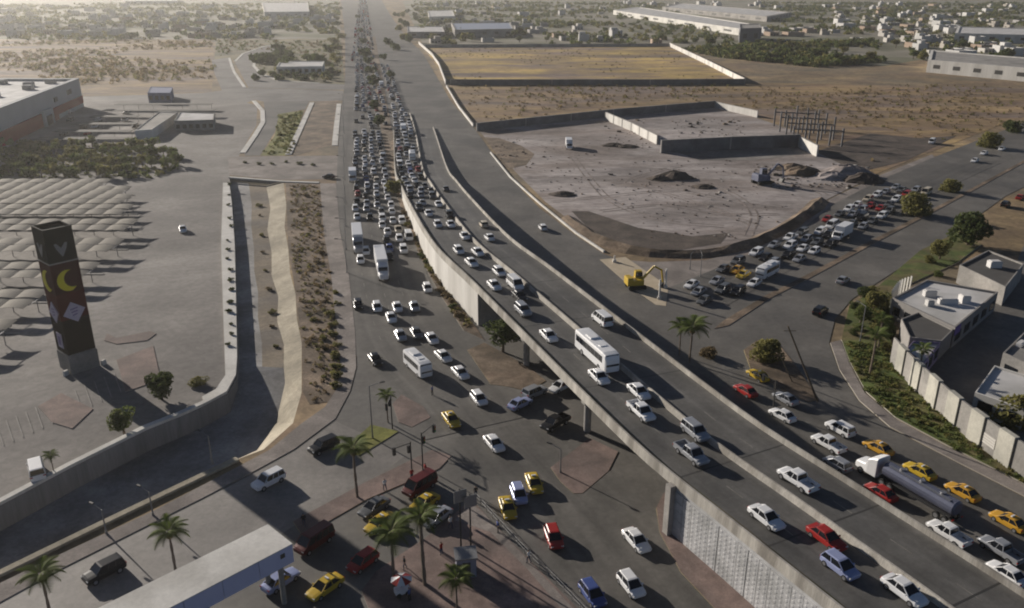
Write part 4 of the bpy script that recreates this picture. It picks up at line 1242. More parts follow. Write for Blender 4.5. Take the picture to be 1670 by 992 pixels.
b.box((p.x, p.y, 6.1), (.5, .12, .5), math.atan2(dd.y, dd.x)); b.build('lamp', DARKM, fb, world=True)

# ---- building site: truck, frame of columns, heaps
fr = thing('column_frame', 'open frame of dark concrete columns and beams at the building site edge', 'frame', W(1300, 232))
A_, B_, D_ = W(1292, 236), W(1372, 240), W(1262, 206)
cols = []
for i in range(5):
    for j in range(4):
        p = A_.lerp(B_, i / 4) + (D_ - A_) * (j / 3)
        hh = 7.0 + (i * 7 + j * 3) % 4 * .7
        cols.append((p, hh))
        b = MB(); b.box((p.x, p.y, -.1), (.55, .55, hh)); b.build('column', DARKSHADEC, fr, world=True)
for j in range(4):
    p, q = A_ + (D_ - A_) * (j / 3), B_ + (D_ - A_) * (j / 3)
    b = MB(); b.bar((p.x, p.y + .35, 5.6), (q.x, q.y + .35, 5.6), .3, .5); b.build('beam', DARKSHADEC, fr, world=True)

def heap(x, y, r, h, m, label, group=None, seed=0, el=1.0):
    p = W(x, y)
    rr = random.Random(seed * 31 + 5)
    b = MB()
    rings = []
    for k, (f, z) in enumerate(((1.0, -.05), (.82, .3), (.55, .68), (.28, .92), (.06, 1.0))):
        rings.append([((r * f * rr.uniform(.8, 1.2)) * math.cos(t * math.pi / 7) * el, (r * f * rr.uniform(.8, 1.2)) * math.sin(t * math.pi / 7), h * z * rr.uniform(.9, 1.1)) for t in range(14)])
    b.loft(rings)
    o = b.build('soil_heap', m)
    o.location = (p.x, p.y, 0)
    return tag(o, label, 'heap', group)
for i, (x, y, r, h, m, l) in enumerate(((1100, 290, 4.5, 2.2, DARKSOIL_SHADE, 'dark soil heap in the middle of the building site'), (1075, 293, 3, 1.4, DARKSOIL_SHADE, 'small dark soil heap beside a larger one on the site'),
        (1148, 306, 2.8, 1.0, DARKSOIL_SHADE, 'low dark heap near the blue excavator'), (918, 318, 3.0, 1.1, DARKSOIL_SHADE, 'lone low dark heap near the slip road kerb'),
        (1310, 284, 5, 2.6, BROWN, 'brown rubble heap behind the blue excavator'), (1290, 276, 4, 2.0, BROWN, 'smaller brown rubble heap by the return wall'),
        (1380, 285, 6.5, 3.2, DUST, 'broad pale earth heap at the site corner by the cross street'), (1408, 296, 5, 2.6, DARKSOIL_SHADE, 'dark earth heap at the site corner by the cross street'),
        (1355, 290, 5, 2.0, DUST, 'flat pale earth heap near the cross street'), (1000, 238, 3.5, 1.1, DARKSOIL_SHADE, 'long low dark heap beside the white truck'), (1022, 240, 3.5, 1.0, DARKSOIL_SHADE, 'second low dark heap beside the white truck'))):
    heap(x, y, r, h, m, l, seed=i, el=1.4)
for k in range(60):
    x, y = random.uniform(985, 1050), random.uniform(195, 242)
    if k > 10: x, y = random.uniform(1110, 1210), random.uniform(196, 222)
    if k > 26: x, y = random.uniform(1225, 1420), random.uniform(272, 306)
    p = W(x, y)
    b = MB(); s = random.uniform(.5, 1.4)
    b.box((0, 0, -.05), (s * 1.5, s, s * .6), random.uniform(0, 3), top=.7)
    o = b.build('rubble_block', random.choice([DARKSOIL_SHADE, CONC2, BROWN])); o.location = (p.x, p.y, 0)
    tag(o, 'small rubble block strewn on the building site', 'rubble', 'rubble blocks on the site')

def rubble_field():
    r = random.Random(77)
    b = MB()
    zones = [((990, 200), (1060, 245), 60), ((1095, 195), (1215, 225), 110), ((1220, 268), (1430, 308), 220), ((880, 230), (1000, 320), 70), ((1000, 262), (1200, 340), 120), ((1040, 300), (1300, 390), 130), ((800, 226), (870, 275), 60)]
    for (x0, y0), (x1, y1), n in zones:
        for _ in range(n):
            p = W(r.uniform(x0, x1), r.uniform(y0, y1)); q = r.uniform(.12, .6) * (1.6 if r.random() < .08 else 1)
            b.box((p.x, p.y, 0), (q * 1.4, q, q * .55), r.uniform(0, 3), r.choice((0, 0, 1, 2)), top=.65)
    return stuff(b.build('rubble', [DARKSOIL_SHADE, CONC2, BROWN]), 'loose stones and broken rubble strewn over the whole building site', 'rubble')
rubble_field()
def excavator(x, y, rz, paint, label, s=1.0):
    p = W(x, y)
    t = thing('excavator', label, 'excavator', (p.x, p.y, .06), rz, None, (s, s, s))
    for sy in (-1, 1):
        b = MB()
        prof = [(-1.7, .35), (-1.5, .05), (1.5, .05), (1.7, .35), (1.55, .75), (-1.55, .75)]
        b.loft([[(q[0], sy * 1.1 - .3, q[1]) for q in prof], [(q[0], sy * 1.1 + .3, q[1]) for q in prof]])
        b.build('track', TYRE, t)
    b = MB(); b.box((-.3, 0, .8), (3.0, 2.3, 1.0)); b.box((-1.3, 0, 1.8), (1.0, 2.2, .4), top=.9); b.build('body', paint, t)
    cb = MB(); cb.box((.6, .65, 1.8), (1.3, .95, 1.25), top=.9); cab = cb.build('cab', paint, t)
    b = MB(); b.box((.66, .65, 2.05), (1.32, .99, .75), top=.92); b.build('cab_window', GLASS, cab)
    b = MB(); b.tube((.9, -.3, 1.5), (3.2, -.3, 4.0), .26, .2, 6); b.tube((3.2, -.3, 4.0), (4.6, -.3, 3.2), .2, .17, 6); b.build('boom', paint, t)
    b = MB(); b.tube((4.6, -.3, 3.3), (5.0, -.3, .9), .18, .14, 6); b.build('stick', paint, t)
    b = MB(); b.loft([[(5.1, -.8, .9), (4.6, -.8, .8), (4.3, -.8, .15), (4.9, -.8, .05)], [(5.1, .2, .9), (4.6, .2, .8), (4.3, .2, .15), (4.9, .2, .05)]]); b.build('bucket', DARKM, t)
    return t
excavator(1036, 470, math.radians(10), PAINT['yellow'], 'yellow excavator digging in the sandy strip beside the slip road', 1.15)
excavator(1242, 300, math.radians(20), mat('machine_blue', (0.09, 0.1, 0.16), (0.14, 0.15, 0.2), .8, .6), 'blue grey excavator working in the middle of the building site', 1.5)
for i, (x, y) in enumerate(((1085, 470), (1075, 488), (1002, 428))):
    p = W(x, y); b = MB(); b.box((0, 0, -.02), (.8, .8, .5)); b.box((0, 0, .48), (.35, .35, 3.6 if i < 2 else 1.0), top=.85)
    o = b.build('concrete_post', CONC); o.location = (p.x, p.y, .1)
    tag(o, 'pale concrete post standing in the sandy work strip', 'post', 'posts in the work strip')

# ---- street furniture
def lamp_post(x, y, h, label, ang=0.0, group=None, arms=1):
    p = W(x, y)
    t = thing('street_lamp', label, 'street lamp', (p.x, p.y, 0), ang, group)
    b = MB(); b.tube((0, 0, -.05), (0, 0, .5), .16, .14, 10); b.tube((0, 0, .5), (0, 0, h), .1, .06, 8); b.build('pole', STEEL, t)
    for s in ((1,) if arms == 1 else (1, -1)):
        b = MB(); b.tube((0, 0, h - .05), (s * 1.5, 0, h + .25), .045, .04, 6); b.build('arm', STEEL, t)
        b = MB(); b.box((s * 1.8, 0, h + .2), (.8, .28, .14), top=.8); b.build('lamp_head', DARKM, t)
lamp_post(608, 716, 8.2, 'street lamp on the olive corner island', .4)
lamp_post(914, 772, 3.6, 'short post on the paved island under the flyover', 2.5)
lamp_post(1125, 440, 3.6, 'short lamp at the kerb beyond the sandy work strip', 1)
lamp_post(1142, 452, 5.0, 'taller lamp at the kerb where the cross street queue begins', 1.5)
lamp_post(1402, 560, 7.0, 'street lamp standing in the bed outside the white roofed building', 2)
lamp_post(174, 872, 3.4, 'short post on the canal pavement beyond the lone palm', 2.6)
lamp_post(250, 842, 3.4, 'short post on the canal pavement nearer the pylon shadow', 2.6)
lamp_post(346, 756, 4.2, 'thin post on the canal coping at the bend', 2.6)
for i in range(8):
    lamp_post(566 - i * .8, 446 - i * 38, 7.5, 'street lamp in the row along the avenue pavement', 3.1, 'lamps along the avenue')
def signal(x, y, h, label, ang):
    p = W(x, y)
    t = thing('traffic_light', label, 'traffic light', (p.x, p.y, 0), ang)
    b = MB(); b.tube((0, 0, -.05), (0, 0, h), .1, .08, 8); b.build('pole', DARKM, t)
    b = MB(); b.tube((0, 0, h - .2), (2.6, 0, h), .06, .05, 6); b.build('arm', DARKM, t)
    for xx in (2.4, .18):
        b = MB(); b.box((xx, -.16, h - (1.05 if xx > 1 else 1.6)), (.36, .3, 1.05)); hd = b.build('signal_head', DARKM, t)
        for k, c in enumerate(((0.3, .02, .01), (.35, .2, .01), (.02, .2, .06))):
            b = MB(); z = h - (1.05 if xx > 1 else 1.6) + .85 - .33 * k
            b.tube((xx, -.31, z), (xx, -.36, z), .12, n=10); b.build('lens', mat('lens_%d' % k, c, rough=.3), hd)
signal(690, 772, 6.0, 'traffic light at the tip of the reddish median island', 1.0)
signal(672, 778, 5.2, 'traffic light beside another on the reddish median island', -2.4)
signal(640, 700, 5.4, 'traffic light on the small corner island at the end of the avenue', -1.6)
signal(1260, 672, 5.2, 'traffic light beside the slip road queue', 2.2)
def sign_post(x, y, h, label, m):
    p = W(x, y)
    t = thing('sign_post', label, 'sign', (p.x, p.y, .1), .5)
    b = MB(); b.tube((0, 0, -.1), (0, 0, h), .11, .09, 8); b.build('post', DARKM, t)
    b = MB(); b.box((0, -.14, h - 1.6), (1.5, .08, 1.5)); b.build('sign_plate', m, t)
sign_post(752, 898, 8.0, 'tall dark pole with a plate beside the grey booth', STEEL)
sign_post(768, 896, 7.2, 'second dark pole with a plate beside the grey booth', STEEL)
p = W(760, 935)
bo = thing('booth', 'grey boxy booth on the plaza at the foot of two dark poles', 'booth', (p.x, p.y, .15), .15)
b = MB(); b.box((0, 0, -.02), (2.1, 1.9, 2.4)); b.build('wall', mat('booth_grey', (0.22, 0.22, 0.26), (0.26, 0.26, 0.3), .8, .7), bo)
b = MB(); b.box((0, 0, 2.39), (2.4, 2.2, .15)); b.build('roof', STEEL, bo)
b = MB(); b.box((0, -.97, .05), (.85, .06, 1.9)); b.build('door', DARKM, bo)
b = MB(); b.box((-.75, -.97, 1.1), (.5, .06, .7)); b.build('window', GLASS, bo)
p = W(656, 972)
ct = thing('vendor_cart', 'vendor cart with a red and white parasol on the plaza', 'cart', (p.x, p.y, .15), .5)
b = MB(); b.box((0, 0, .35), (1.5, .8, .6)); b.build('counter', PAINT['white'], ct)
for sx in (-1, 1):
    b = MB(); b.tube((sx * .5, -.45, .3), (sx * .5, -.38, .3), .3, n=12); b.build('wheel', TYRE, ct)
b = MB(); b.tube((0, 0, .95), (0, 0, 2.2), .03, n=6); b.build('parasol_pole', STEEL, ct)
b = MB()
for k in range(8):
    a0, a1 = k * math.pi / 4, (k + 1) * math.pi / 4
    b.face([(1.15 * math.cos(a0), 1.15 * math.sin(a0), 1.95), (1.15 * math.cos(a1), 1.15 * math.sin(a1), 1.95), (0, 0, 2.4)], k % 2)
b.build('parasol', [PAINT['red'], PAINT['white']], ct)
# railing of the plaza edge
rl = thing('railing', 'low metal railing along the road edge of the plaza', 'railing', W(775, 815))
RP = Path(px([(775, 815), (850, 898), (905, 952), (960, 1010)]), 1.0)
n = 16
for k in range(n + 1):
    p, t = RP.at(RP.s[-1] * k / n)
    b = MB(); b.tube((p.x, p.y, .1), (p.x, p.y, 1.1), .035, n=6); b.build('post', STEEL, rl, world=True)
for h in (.6, 1.05):
    b = MB()
    for k in range(n):
        p, q = RP.at(RP.s[-1] * k / n)[0], RP.at(RP.s[-1] * (k + 1) / n)[0]
        b.tube((p.x, p.y, h), (q.x, q.y, h), .03, n=5)
    b.build('rail', STEEL, rl, world=True)

def leaning_pole(bx_, by_, tx, ty, r, label):
    p = W(bx_, by_)
    a, c = W(tx, ty, 0), W(tx, ty, 30)
    k = (p.y - a.y) / (c.y - a.y)
    top = a.lerp(c, k)
    t = thing('utility_pole', label, 'pole', (p.x, p.y, 0))
    v = top - p
    b = MB(); b.tube((0, 0, -.1), v, r, r * .7, 8); b.build('pole', BARK, t)
    b = MB(); q = v * .94
    b.tube((q.x - .9, q.y, q.z), (q.x + .9, q.y, q.z), .06, n=6); b.build('crossarm', BARK, t)
leaning_pole(1334, 655, 1285, 532, .17, 'long leaning utility pole at the tip of the boat shaped island')
leaning_pole(1293, 624, 1272, 578, .11, 'short leaning pole on the boat shaped island beside the tree')
# ---- people
def person_mesh(shirt, trousers, stride):
    me = bpy.data.meshes.new('person_base')
    J = {'pel': (0, 0, .95, .15), 'sto': (0, 0, 1.15, .14), 'che': (0, 0, 1.36, .16), 'nec': (0, 0, 1.5, .06), 'hea': (0, .01, 1.6, .095), 'cro': (0, .01, 1.72, .08),
         'hl': (-.1, 0, .9, .1), 'kl': (-.11, stride * .5, .5, .07), 'al': (-.11, stride * .55 - .08, .08, .05), 'tl': (-.11, stride * .55 + .12, .04, .045),
         'hr': (.1, 0, .9, .1), 'kr': (.11, -stride * .35, .5, .07), 'ar': (.11, -stride * .8 - .05, .09, .05), 'tr': (.11, -stride * .8 + .14, .04, .045),
         'sl': (-.2, 0, 1.42, .07), 'el': (-.25, -.04, 1.14, .05), 'wl': (-.24, .08, .9, .04), 'fl': (-.23, .12, .8, .03),
         'sr': (.2, 0, 1.42, .07), 'er': (.25, -.02, 1.14, .05), 'wr': (.24, .12, .92, .04), 'fr': (.23, .17, .83, .03)}
    E_ = [('pel', 'sto'), ('sto', 'che'), ('che', 'nec'), ('nec', 'hea'), ('hea', 'cro'), ('pel', 'hl'), ('hl', 'kl'), ('kl', 'al'), ('al', 'tl'), ('pel', 'hr'), ('hr', 'kr'), ('kr', 'ar'), ('ar', 'tr'),
          ('che', 'sl'), ('sl', 'el'), ('el', 'wl'), ('wl', 'fl'), ('che', 'sr'), ('sr', 'er'), ('er', 'wr'), ('wr', 'fr')]
    ks = list(J)
    me.from_pydata([J[k][:3] for k in ks], [(ks.index(a), ks.index(c)) for a, c in E_], [])
    o = bpy.data.objects.new('person_base', me); C.objects.link(o)
    m = o.modifiers.new('s', 'SKIN')
    for i, k in enumerate(ks):
        o.data.skin_vertices[0].data[i].radius = (J[k][3], J[k][3])
    o.data.skin_vertices[0].data[0].use_root = True
    s = o.modifiers.new('d', 'SUBSURF'); s.levels = 1; s.render_levels = 1
    dg = bpy.context.evaluated_depsgraph_get()
    out = bpy.data.meshes.new_from_object(o.evaluated_get(dg))
    bpy.data.objects.remove(o)
    out.materials.clear()
    for q in (trousers, shirt, mat('skin', (0.3, 0.18, 0.12), rough=.7), mat('hair', (0.015, 0.012, 0.01), rough=.8), mat('shoes', (0.02, 0.02, 0.02), rough=.7)):
        out.materials.append(q)
    for f in out.polygons:
        c = f.center
        f.material_index = 4 if c.z < .1 else 0 if c.z < .98 and abs(c.x) < .19 else 2 if (c.z < 1.1 and abs(c.x) >= .19) or (c.z > 1.49 and c.z < 1.66) else 3 if c.z >= 1.66 else 1
        f.use_smooth = True
    return out
TR1, TR2 = mat('denim', (0.03, 0.04, 0.08), rough=.9), mat('dark_cloth', (0.02, 0.02, 0.022), rough=.9)
SH = {'red': mat('red_cloth', (0.3, 0.02, 0.02), rough=.9), 'white': mat('white_cloth', (0.6, 0.6, 0.58), rough=.9), 'black': TR2, 'blue': mat('blue_cloth', (0.06, 0.09, 0.25), rough=.9)}
PME = {k: person_mesh(v, TR1 if k != 'blue' else TR2, .3 if k in ('white', 'black') else .08) for k, v in SH.items()}
def person(x, y, col, rz, label, z=.15):
    p = W(x, y, z)
    o = put('person', PME[col], None, (p.x, p.y, z), (0, 0, rz))
    return tag(o, label, 'person')
person(862, 918, 'white', 1.0, 'person in a white top walking by the plaza railing')
person(660, 928, 'black', 2.0, 'person in dark clothes walking across the plaza under the tall palm')
person(672, 783, 'red', .5, 'person in red standing on the reddish median island')
person(694, 774, 'red', 2.2, 'person in red standing beside the traffic light at the island tip')
person(776, 812, 'black', .3, 'person in dark clothes waiting at the corner of the plaza')
person(496, 858, 'black', .3, 'person in dark clothes standing at the end of the median island')
person(668, 980, 'blue', 1.2, 'person in blue standing beside the vendor cart')
person(773, 925, 'black', 1.2, 'person in dark clothes standing near the grey booth')
person(812, 868, 'blue', 2.0, 'person in blue walking towards the railing on the plaza path')
person(720, 905, 'red', 1.0, 'person in red on the plaza between the tall palm and the booth')
person(735, 862, 'white', 4.0, 'person in a white top stepping onto the plaza beside a silver car')
person(628, 800, 'white', .6, 'person in a white top on the median island by the palm')
person(705, 645, 'blue', 1.2, 'person in blue crossing to the small corner island', .05)

# ================================================================== VEHICLES
def ring(x, zb, zt, w, r=.1):
    """rounded cross-section across the vehicle at x"""
    h = w / 2
    return [(x, -h * .86, zb), (x, -h, zb + .14), (x, -h, zt - r), (x, -h * .9, zt - .02), (x, -h * .45, zt + .015), (x, h * .45, zt + .015), (x, h * .9, zt - .02), (x, h, zt - r), (x, h, zb + .14), (x, h * .86, zb)]
def frustum(b, x0, x1, w0, z0, X0, X1, w1, z1, m=0, roof=True):
    lo = [(x0, -w0 / 2, z0), (x1, -w0 / 2, z0), (x1, w0 / 2, z0), (x0, w0 / 2, z0)]
    hi = [(X0, -w1 / 2, z1), (X1, -w1 / 2, z1), (X1, w1 / 2, z1), (X0, w1 / 2, z1)]
    b.add(lo + hi, [(0, 1, 5, 4), (1, 2, 6, 5), (2, 3, 7, 6), (3, 0, 4, 7), (4, 5, 6, 7)], m)
    return lo, hi
def cabin(parts, x0, x1, w0, z0, X0, X1, w1, z1, pillars=(.45,)):
    g = MB(); lo, hi = frustum(g, x0, x1, w0, z0, X0, X1, w1, z1)
    r = MB()
    o = .02
    r.loft([[(X0 - .06, s * (w1 / 2 + o) * k, z) for s, k, z in ((-1, 1, z1 - .05), (-1, .86, z1 + .03), (1, .86, z1 + .03), (1, 1, z1 - .05))],
            [(X0 + .15, s * (w1 / 2 + o) * k, z) for s, k, z in ((-1, 1, z1 - .03), (-1, .86, z1 + .06), (1, .86, z1 + .06), (1, 1, z1 - .03))],
            [(X1 - .15, s * (w1 / 2 + o) * k, z) for s, k, z in ((-1, 1, z1 - .03), (-1, .86, z1 + .06), (1, .86, z1 + .06), (1, 1, z1 - .03))],
            [(X1 + .06, s * (w1 / 2 + o) * k, z) for s, k, z in ((-1, 1, z1 - .05), (-1, .86, z1 + .03), (1, .86, z1 + .03), (1, 1, z1 - .05))]])
    for s in (-1, 1):
        for (a, c) in [((x0, s * w0 / 2, z0 - .02), (X0, s * w1 / 2, z1)), ((x1, s * w0 / 2, z0 - .02), (X1, s * w1 / 2, z1))]:
            r.tube(a, c, .055, .045, 5, cap=False)
        for f in pillars:
            xb = x0 + (x1 - x0) * f; xt = X0 + (X1 - X0) * f
            r.tube((xb, s * (w0 / 2 - .005), z0), (xt, s * (w1 / 2 - .005), z1), .05, .045, 4, cap=False)
    parts['windows'] = (g, 'glass'); parts['roof'] = (r, 'paint')
def wheel_mb(r=.32, w=.2):
    b = MB()
    n = 14
    b.tube((0, -w / 2, 0), (0, w / 2, 0), r, n=n, m=0)
    b.tube((0, -w / 2 - .012, 0), (0, w / 2 + .012, 0), r * .6, n=10, m=1)
    return b.mesh('wheel', [TYRE, RIM])
WH = {}
def vparts(kind):
    P_ = {}
    b = MB()
    lamps, wheels = [], []
    if kind in ('sedan', 'hatchback'):
        Wd = 1.78
        if kind == 'sedan':
            st = [(-2.27, .36, .74, .78), (-2.15, .26, .9, .93), (-1.5, .2, .95, 1), (0, .19, .92, 1), (1.0, .19, .9, 1), (1.85, .22, .78, .97), (2.15, .26, .68, .88), (2.25, .34, .58, .76)]
            cb = (-1.75, 1.1, Wd * .92, .88, -1.0, .25, Wd * .72, 1.40)
        else:
            st = [(-1.95, .36, .8, .8), (-1.87, .26, .95, .94), (-1.3, .2, .95, 1), (0, .19, .92, 1), (1.0, .19, .9, 1), (1.7, .22, .8, .97), (1.95, .26, .7, .88), (2.03, .34, .6, .78)]
            cb = (-1.84, 1.15, Wd * .92, .9, -1.5, .3, Wd * .74, 1.46)
        b.loft([ring(x, zb, zt, w * Wd) for x, zb, zt, w in st])
        cabin(P_, *cb)
        xf, xr = st[-2][0] + .03, st[1][0] - .03
        wheels = [(1.35, .8), (-1.35 if kind == 'sedan' else -1.2, .8)]; wr = .32
        lamps = [(xf - .02, .62, .6), (xr, .64, .78)]
    elif kind == 'suv':
        Wd = 1.88
        st = [(-2.25, .42, .95, .85), (-2.15, .32, 1.08, .95), (-1.4, .27, 1.1, 1), (0, .26, 1.08, 1), (1.1, .26, 1.06, 1), (1.95, .3, .98, .97), (2.2, .34, .86, .9), (2.28, .4, .74, .8)]
        b.loft([ring(x, zb, zt, w * Wd) for x, zb, zt, w in st])
        cabin(P_, -2.15, 1.15, Wd * .93, 1.05, -1.9, .45, Wd * .78, 1.68, (.33, .62))
        wheels = [(1.4, .84), (-1.35, .84)]; wr = .37; lamps = [(2.2, .68, .78), (-2.2, .72, .95)]
    elif kind == 'van':
        Wd = 1.95
        st = [(-2.5, .4, 1.15, .9), (-2.42, .3, 1.2, .97), (0, .28, 1.2, 1), (1.7, .28, 1.16, 1), (2.3, .32, .98, .95), (2.5, .42, .8, .82)]
        b.loft([ring(x, zb, zt, w * Wd) for x, zb, zt, w in st])
        cabin(P_, -2.45, 1.9, Wd * .96, 1.17, -2.35, 1.1, Wd * .84, 2.0, (.22, .45, .7))
        wheels = [(1.6, .88), (-1.5, .88)]; wr = .35; lamps = [(2.38, .7, .8), (-2.5, .78, 1.0)]
    elif kind == 'pickup':
        Wd = 1.86
        st = [(-.75, .36, 1.06, .98), (0, .34, 1.05, 1), (1.1, .34, 1.03, 1), (2.1, .36, .98, .97), (2.45, .4, .85, .92), (2.55, .46, .72, .82)]
        b.loft([ring(x, zb, zt, w * Wd) for x, zb, zt, w in st])
        cabin(P_, -.8, 1.3, Wd * .92, 1.02, -.6, .6, Wd * .76, 1.68, (.45,))
        q = MB()
        q.box((-1.7, 0, .42), (1.86, Wd * .94, .22))
        for s in (-1, 1): q.box((-1.7, s * Wd * .46, .64), (1.9, .12, .48))
        q.box((-2.62, 0, .5), (.1, Wd * .96, .6)); q.box((-.82, 0, .64), (.08, Wd * .8, .46))
        P_['cargo_bed'] = (q, 'paint')
        wheels = [(1.65, .84), (-1.6, .84)]; wr = .38; lamps = [(2.46, .7, .78), (-2.67, .78, .8)]
    elif kind in ('coach', 'minibus'):
        L, Wd, Ht = (11.0, 2.5, 3.3) if kind == 'coach' else (7.6, 2.25, 2.85)
        h = L / 2
        st = [(-h, .5, Ht - .25, .92), (-h + .15, .35, Ht - .05, .99), (-h + 1, .32, Ht, 1), (h - 1.2, .32, Ht, 1), (h - .3, .34, Ht - .12, .98), (h, .45, Ht - .9, .9)]
        b.loft([ring(x, zb, zt, w * Wd, .28) for x, zb, zt, w in st])
        g = MB()
        for s in (-1, 1):
            n = 7 if kind == 'coach' else 5
            for k in range(n):
                x0 = -h + .5 + (L - 1.6) * k / n
                g.box((x0 + (L - 1.6) / n / 2, s * Wd * .5, Ht * .5), ((L - 1.6) / n - .07, .03, Ht * .31))
        P_['windows'] = (g, 'glass')
        g = MB(); lo = [(h - .02, -Wd * .42, Ht * .42), (h - .02, Wd * .42, Ht * .42), (h - .3, Wd * .42, Ht * .93), (h - .3, -Wd * .42, Ht * .93)]
        g.loft([[(x + d, y, z) for x, y, z in lo] for d in (-.2, .07)]); P_['windscreen'] = (g, 'glass')
        g = MB(); g.loft([[(x, -Wd * .36, Ht * .55), (x, Wd * .36, Ht * .55), (x, Wd * .36, Ht * .85), (x, -Wd * .36, Ht * .85)] for x in (-h - .02, -h + .2)]); P_['rear_window'] = (g, 'glass')
        g = MB(); g.box((-h * .3, 0, Ht + .01), (2.0, Wd * .6, .22), top=.9); g.box((h * .35, 0, Ht + .01), (.9, Wd * .45, .1)); P_['roof_unit'] = (g, 'paint')
        wheels = [(h - 2.3 if kind == 'coach' else h - 1.5, Wd * .46), (-h + (2.8 if kind == 'coach' else 1.8), Wd * .46)]; wr = .48 if kind == 'coach' else .4
        lamps = [(h - .0, Wd * .36, .85), (-h - .0, Wd * .38, 1.0)]
    elif kind in ('box_truck', 'semi_truck', 'tanker', 'tractor'):
        L = {'box_truck': 8.0, 'semi_truck': 15.5, 'tanker': 15.0, 'tractor': 6.5}[kind]
        h = L / 2; Wd = 2.45
        # cab with hood
        cf = h
        st = [(cf - 2.0, .5, 2.75, .95), (cf - 1.9, .5, 2.8, 1), (cf - 1.2, .5, 2.75, 1), (cf - .75, .5, 1.75, .96), (cf - .1, .5, 1.55, .88), (cf, .55, 1.3, .8)] if kind != 'box_truck' else \
             [(cf - 1.7, .45, 2.2, .92), (cf - 1.6, .45, 2.28, .96), (cf - .9, .45, 2.2, .96), (cf - .25, .45, 1.35, .94), (cf, .5, 1.1, .84)]
        if kind in ('semi_truck', 'tanker', 'tractor'):
            st = [(cf - 3.6, .6, 3.3, .95), (cf - 3.5, .55, 3.4, 1), (cf - 2.6, .55, 3.1, 1), (cf - 2.1, .55, 2.75, 1), (cf - 1.65, .55, 1.85, .95), (cf - .2, .5, 1.6, .8), (cf, .55, 1.35, .72)]
        b.loft([ring(x, zb, zt, w * Wd, .18) for x, zb, zt, w in st])
        wx = cf - (.32 if kind == 'box_truck' else 1.78); wz = (1.4, 2.1) if kind == 'box_truck' else (1.95, 2.7)
        dx = .6 if kind == 'box_truck' else .34
        g = MB(); g.loft([[(wx + d + .08, -Wd * .41, wz[0]), (wx + d + .08, Wd * .41, wz[0]), (wx - dx + d + .1, Wd * .41, wz[1]), (wx - dx + d + .1, -Wd * .41, wz[1])] for d in (-.25, .02)])
        P_['windscreen'] = (g, 'glass')
        g = MB()
        for s in (-1, 1): g.box((wx - .85, s * Wd * .485, wz[0]), (.85, .06, .62))
        P_['side_windows'] = (g, 'glass')
        fr_ = MB(); fr_.box((-.3 if kind != 'tractor' else -.6, 0, .62), (L - 2.2, .9, .24)); P_['chassis'] = (fr_, 'dark')
        if kind == 'box_truck':
            q = MB(); q.box((-.95, 0, .95), (6.0, 2.45, 2.45)); q.box((-.95, 0, 3.4), (5.85, 2.3, .05)); P_['cargo_box'] = (q, 'box')
        if kind == 'semi_truck':
            q = MB(); q.box((-1.95, 0, 1.1), (11.5, 2.5, 2.75)); q.box((-1.95, 0, 3.85), (11.3, 2.35, .05)); P_['trailer_box'] = (q, 'box')
        if kind == 'tanker':
            q = MB()
            rings_ = []
            for x, f in ((-7.3, .75), (-7.1, 1), (-3, 1), (1.2, 1), (3.2, 1), (3.4, .75)):
                rings_.append([(x, 1.1 * f * math.cos(t * math.pi / 8), 2.15 + 1.0 * f * math.sin(t * math.pi / 8)) for t in range(16)])
            q.loft(rings_); P_['tank'] = (q, 'tank')
            for i, x in enumerate((-5, -2, 1)):
                q = MB(); q.tube((x, 0, 3.1), (x, 0, 3.3), .35, n=12); P_['hatch_%d' % i] = (q, 'rim')
            q = MB(); q.box((-2, .55, 3.05), (9, .4, .06)); P_['catwalk'] = (q, 'rim')
        wr = .5
        wheels = [(cf - (1.1 if kind != 'box_truck' else .9), 1.05)]
        if kind == 'box_truck': wheels += [(-h + 2.0, 1.05)]
        elif kind == 'tractor': wheels += [(-h + .7, 1.05), (-h + 1.9, 1.05)]
        else: wheels += [(cf - 4.6, 1.05), (cf - 5.8, 1.05), (-h + 1.0, 1.05), (-h + 2.2, 1.05)]
        lamps = [(cf - .02, .8, .95), (-h + (.05 if kind != 'tractor' else .2), .9, .9)]
        if kind in ('tractor',):
            q = MB(); q.tube((h - 3.75, .9, 1.2), (h - 3.75, .9, 3.7), .08, n=8); P_['exhaust'] = (q, 'rim')
    P_['body'] = (b, 'paint')
    return P_, wheels, wr, lamps
VC = {}
def vmesh(kind, colour):
    key = (kind, colour)
    if key in VC: return VC[key]
    P_, wheels, wr, lamps = vparts(kind)
    M = {'paint': PAINT[colour], 'glass': GLASS, 'dark': PLASTIC, 'box': PAINT['white'], 'rim': RIM, 'tank': mat('tank_blue_grey', (0.1, 0.11, 0.16), (0.13, 0.14, 0.19), .6, .4, metallic=.3)}
    if (kind, colour) == ('pickup', 'white'): pass
    out = {n: v[0].mesh(n, M[v[1]]) for n, v in P_.items()}
    if wr not in WH: WH[wr] = wheel_mb(wr, .22 if wr < .45 else .3)
    VC[key] = (out, wheels, wr, lamps)
    return VC[key]
lb = MB(); lb.box((0, 0, -.07), (.12, .34, .14)); HL = lb.mesh('headlight', LAMPG); TL = lb.mesh('taillight', LAMPR)
pb_ = MB(); pb_.box((0, 0, 0), (.02, .4, .13)); NP = pb_.mesh('number_plate', PAINT['white'])
lb2 = MB(); lb2.box((0, 0, 0), (.2, .6, .14)); TAXI = lb2.mesh('taxi_sign', PAINT['white'])
mb_ = MB(); mb_.box((0, 0, 0), (.16, .2, .14), top=.8)
MIR = {}
COUNT = {}
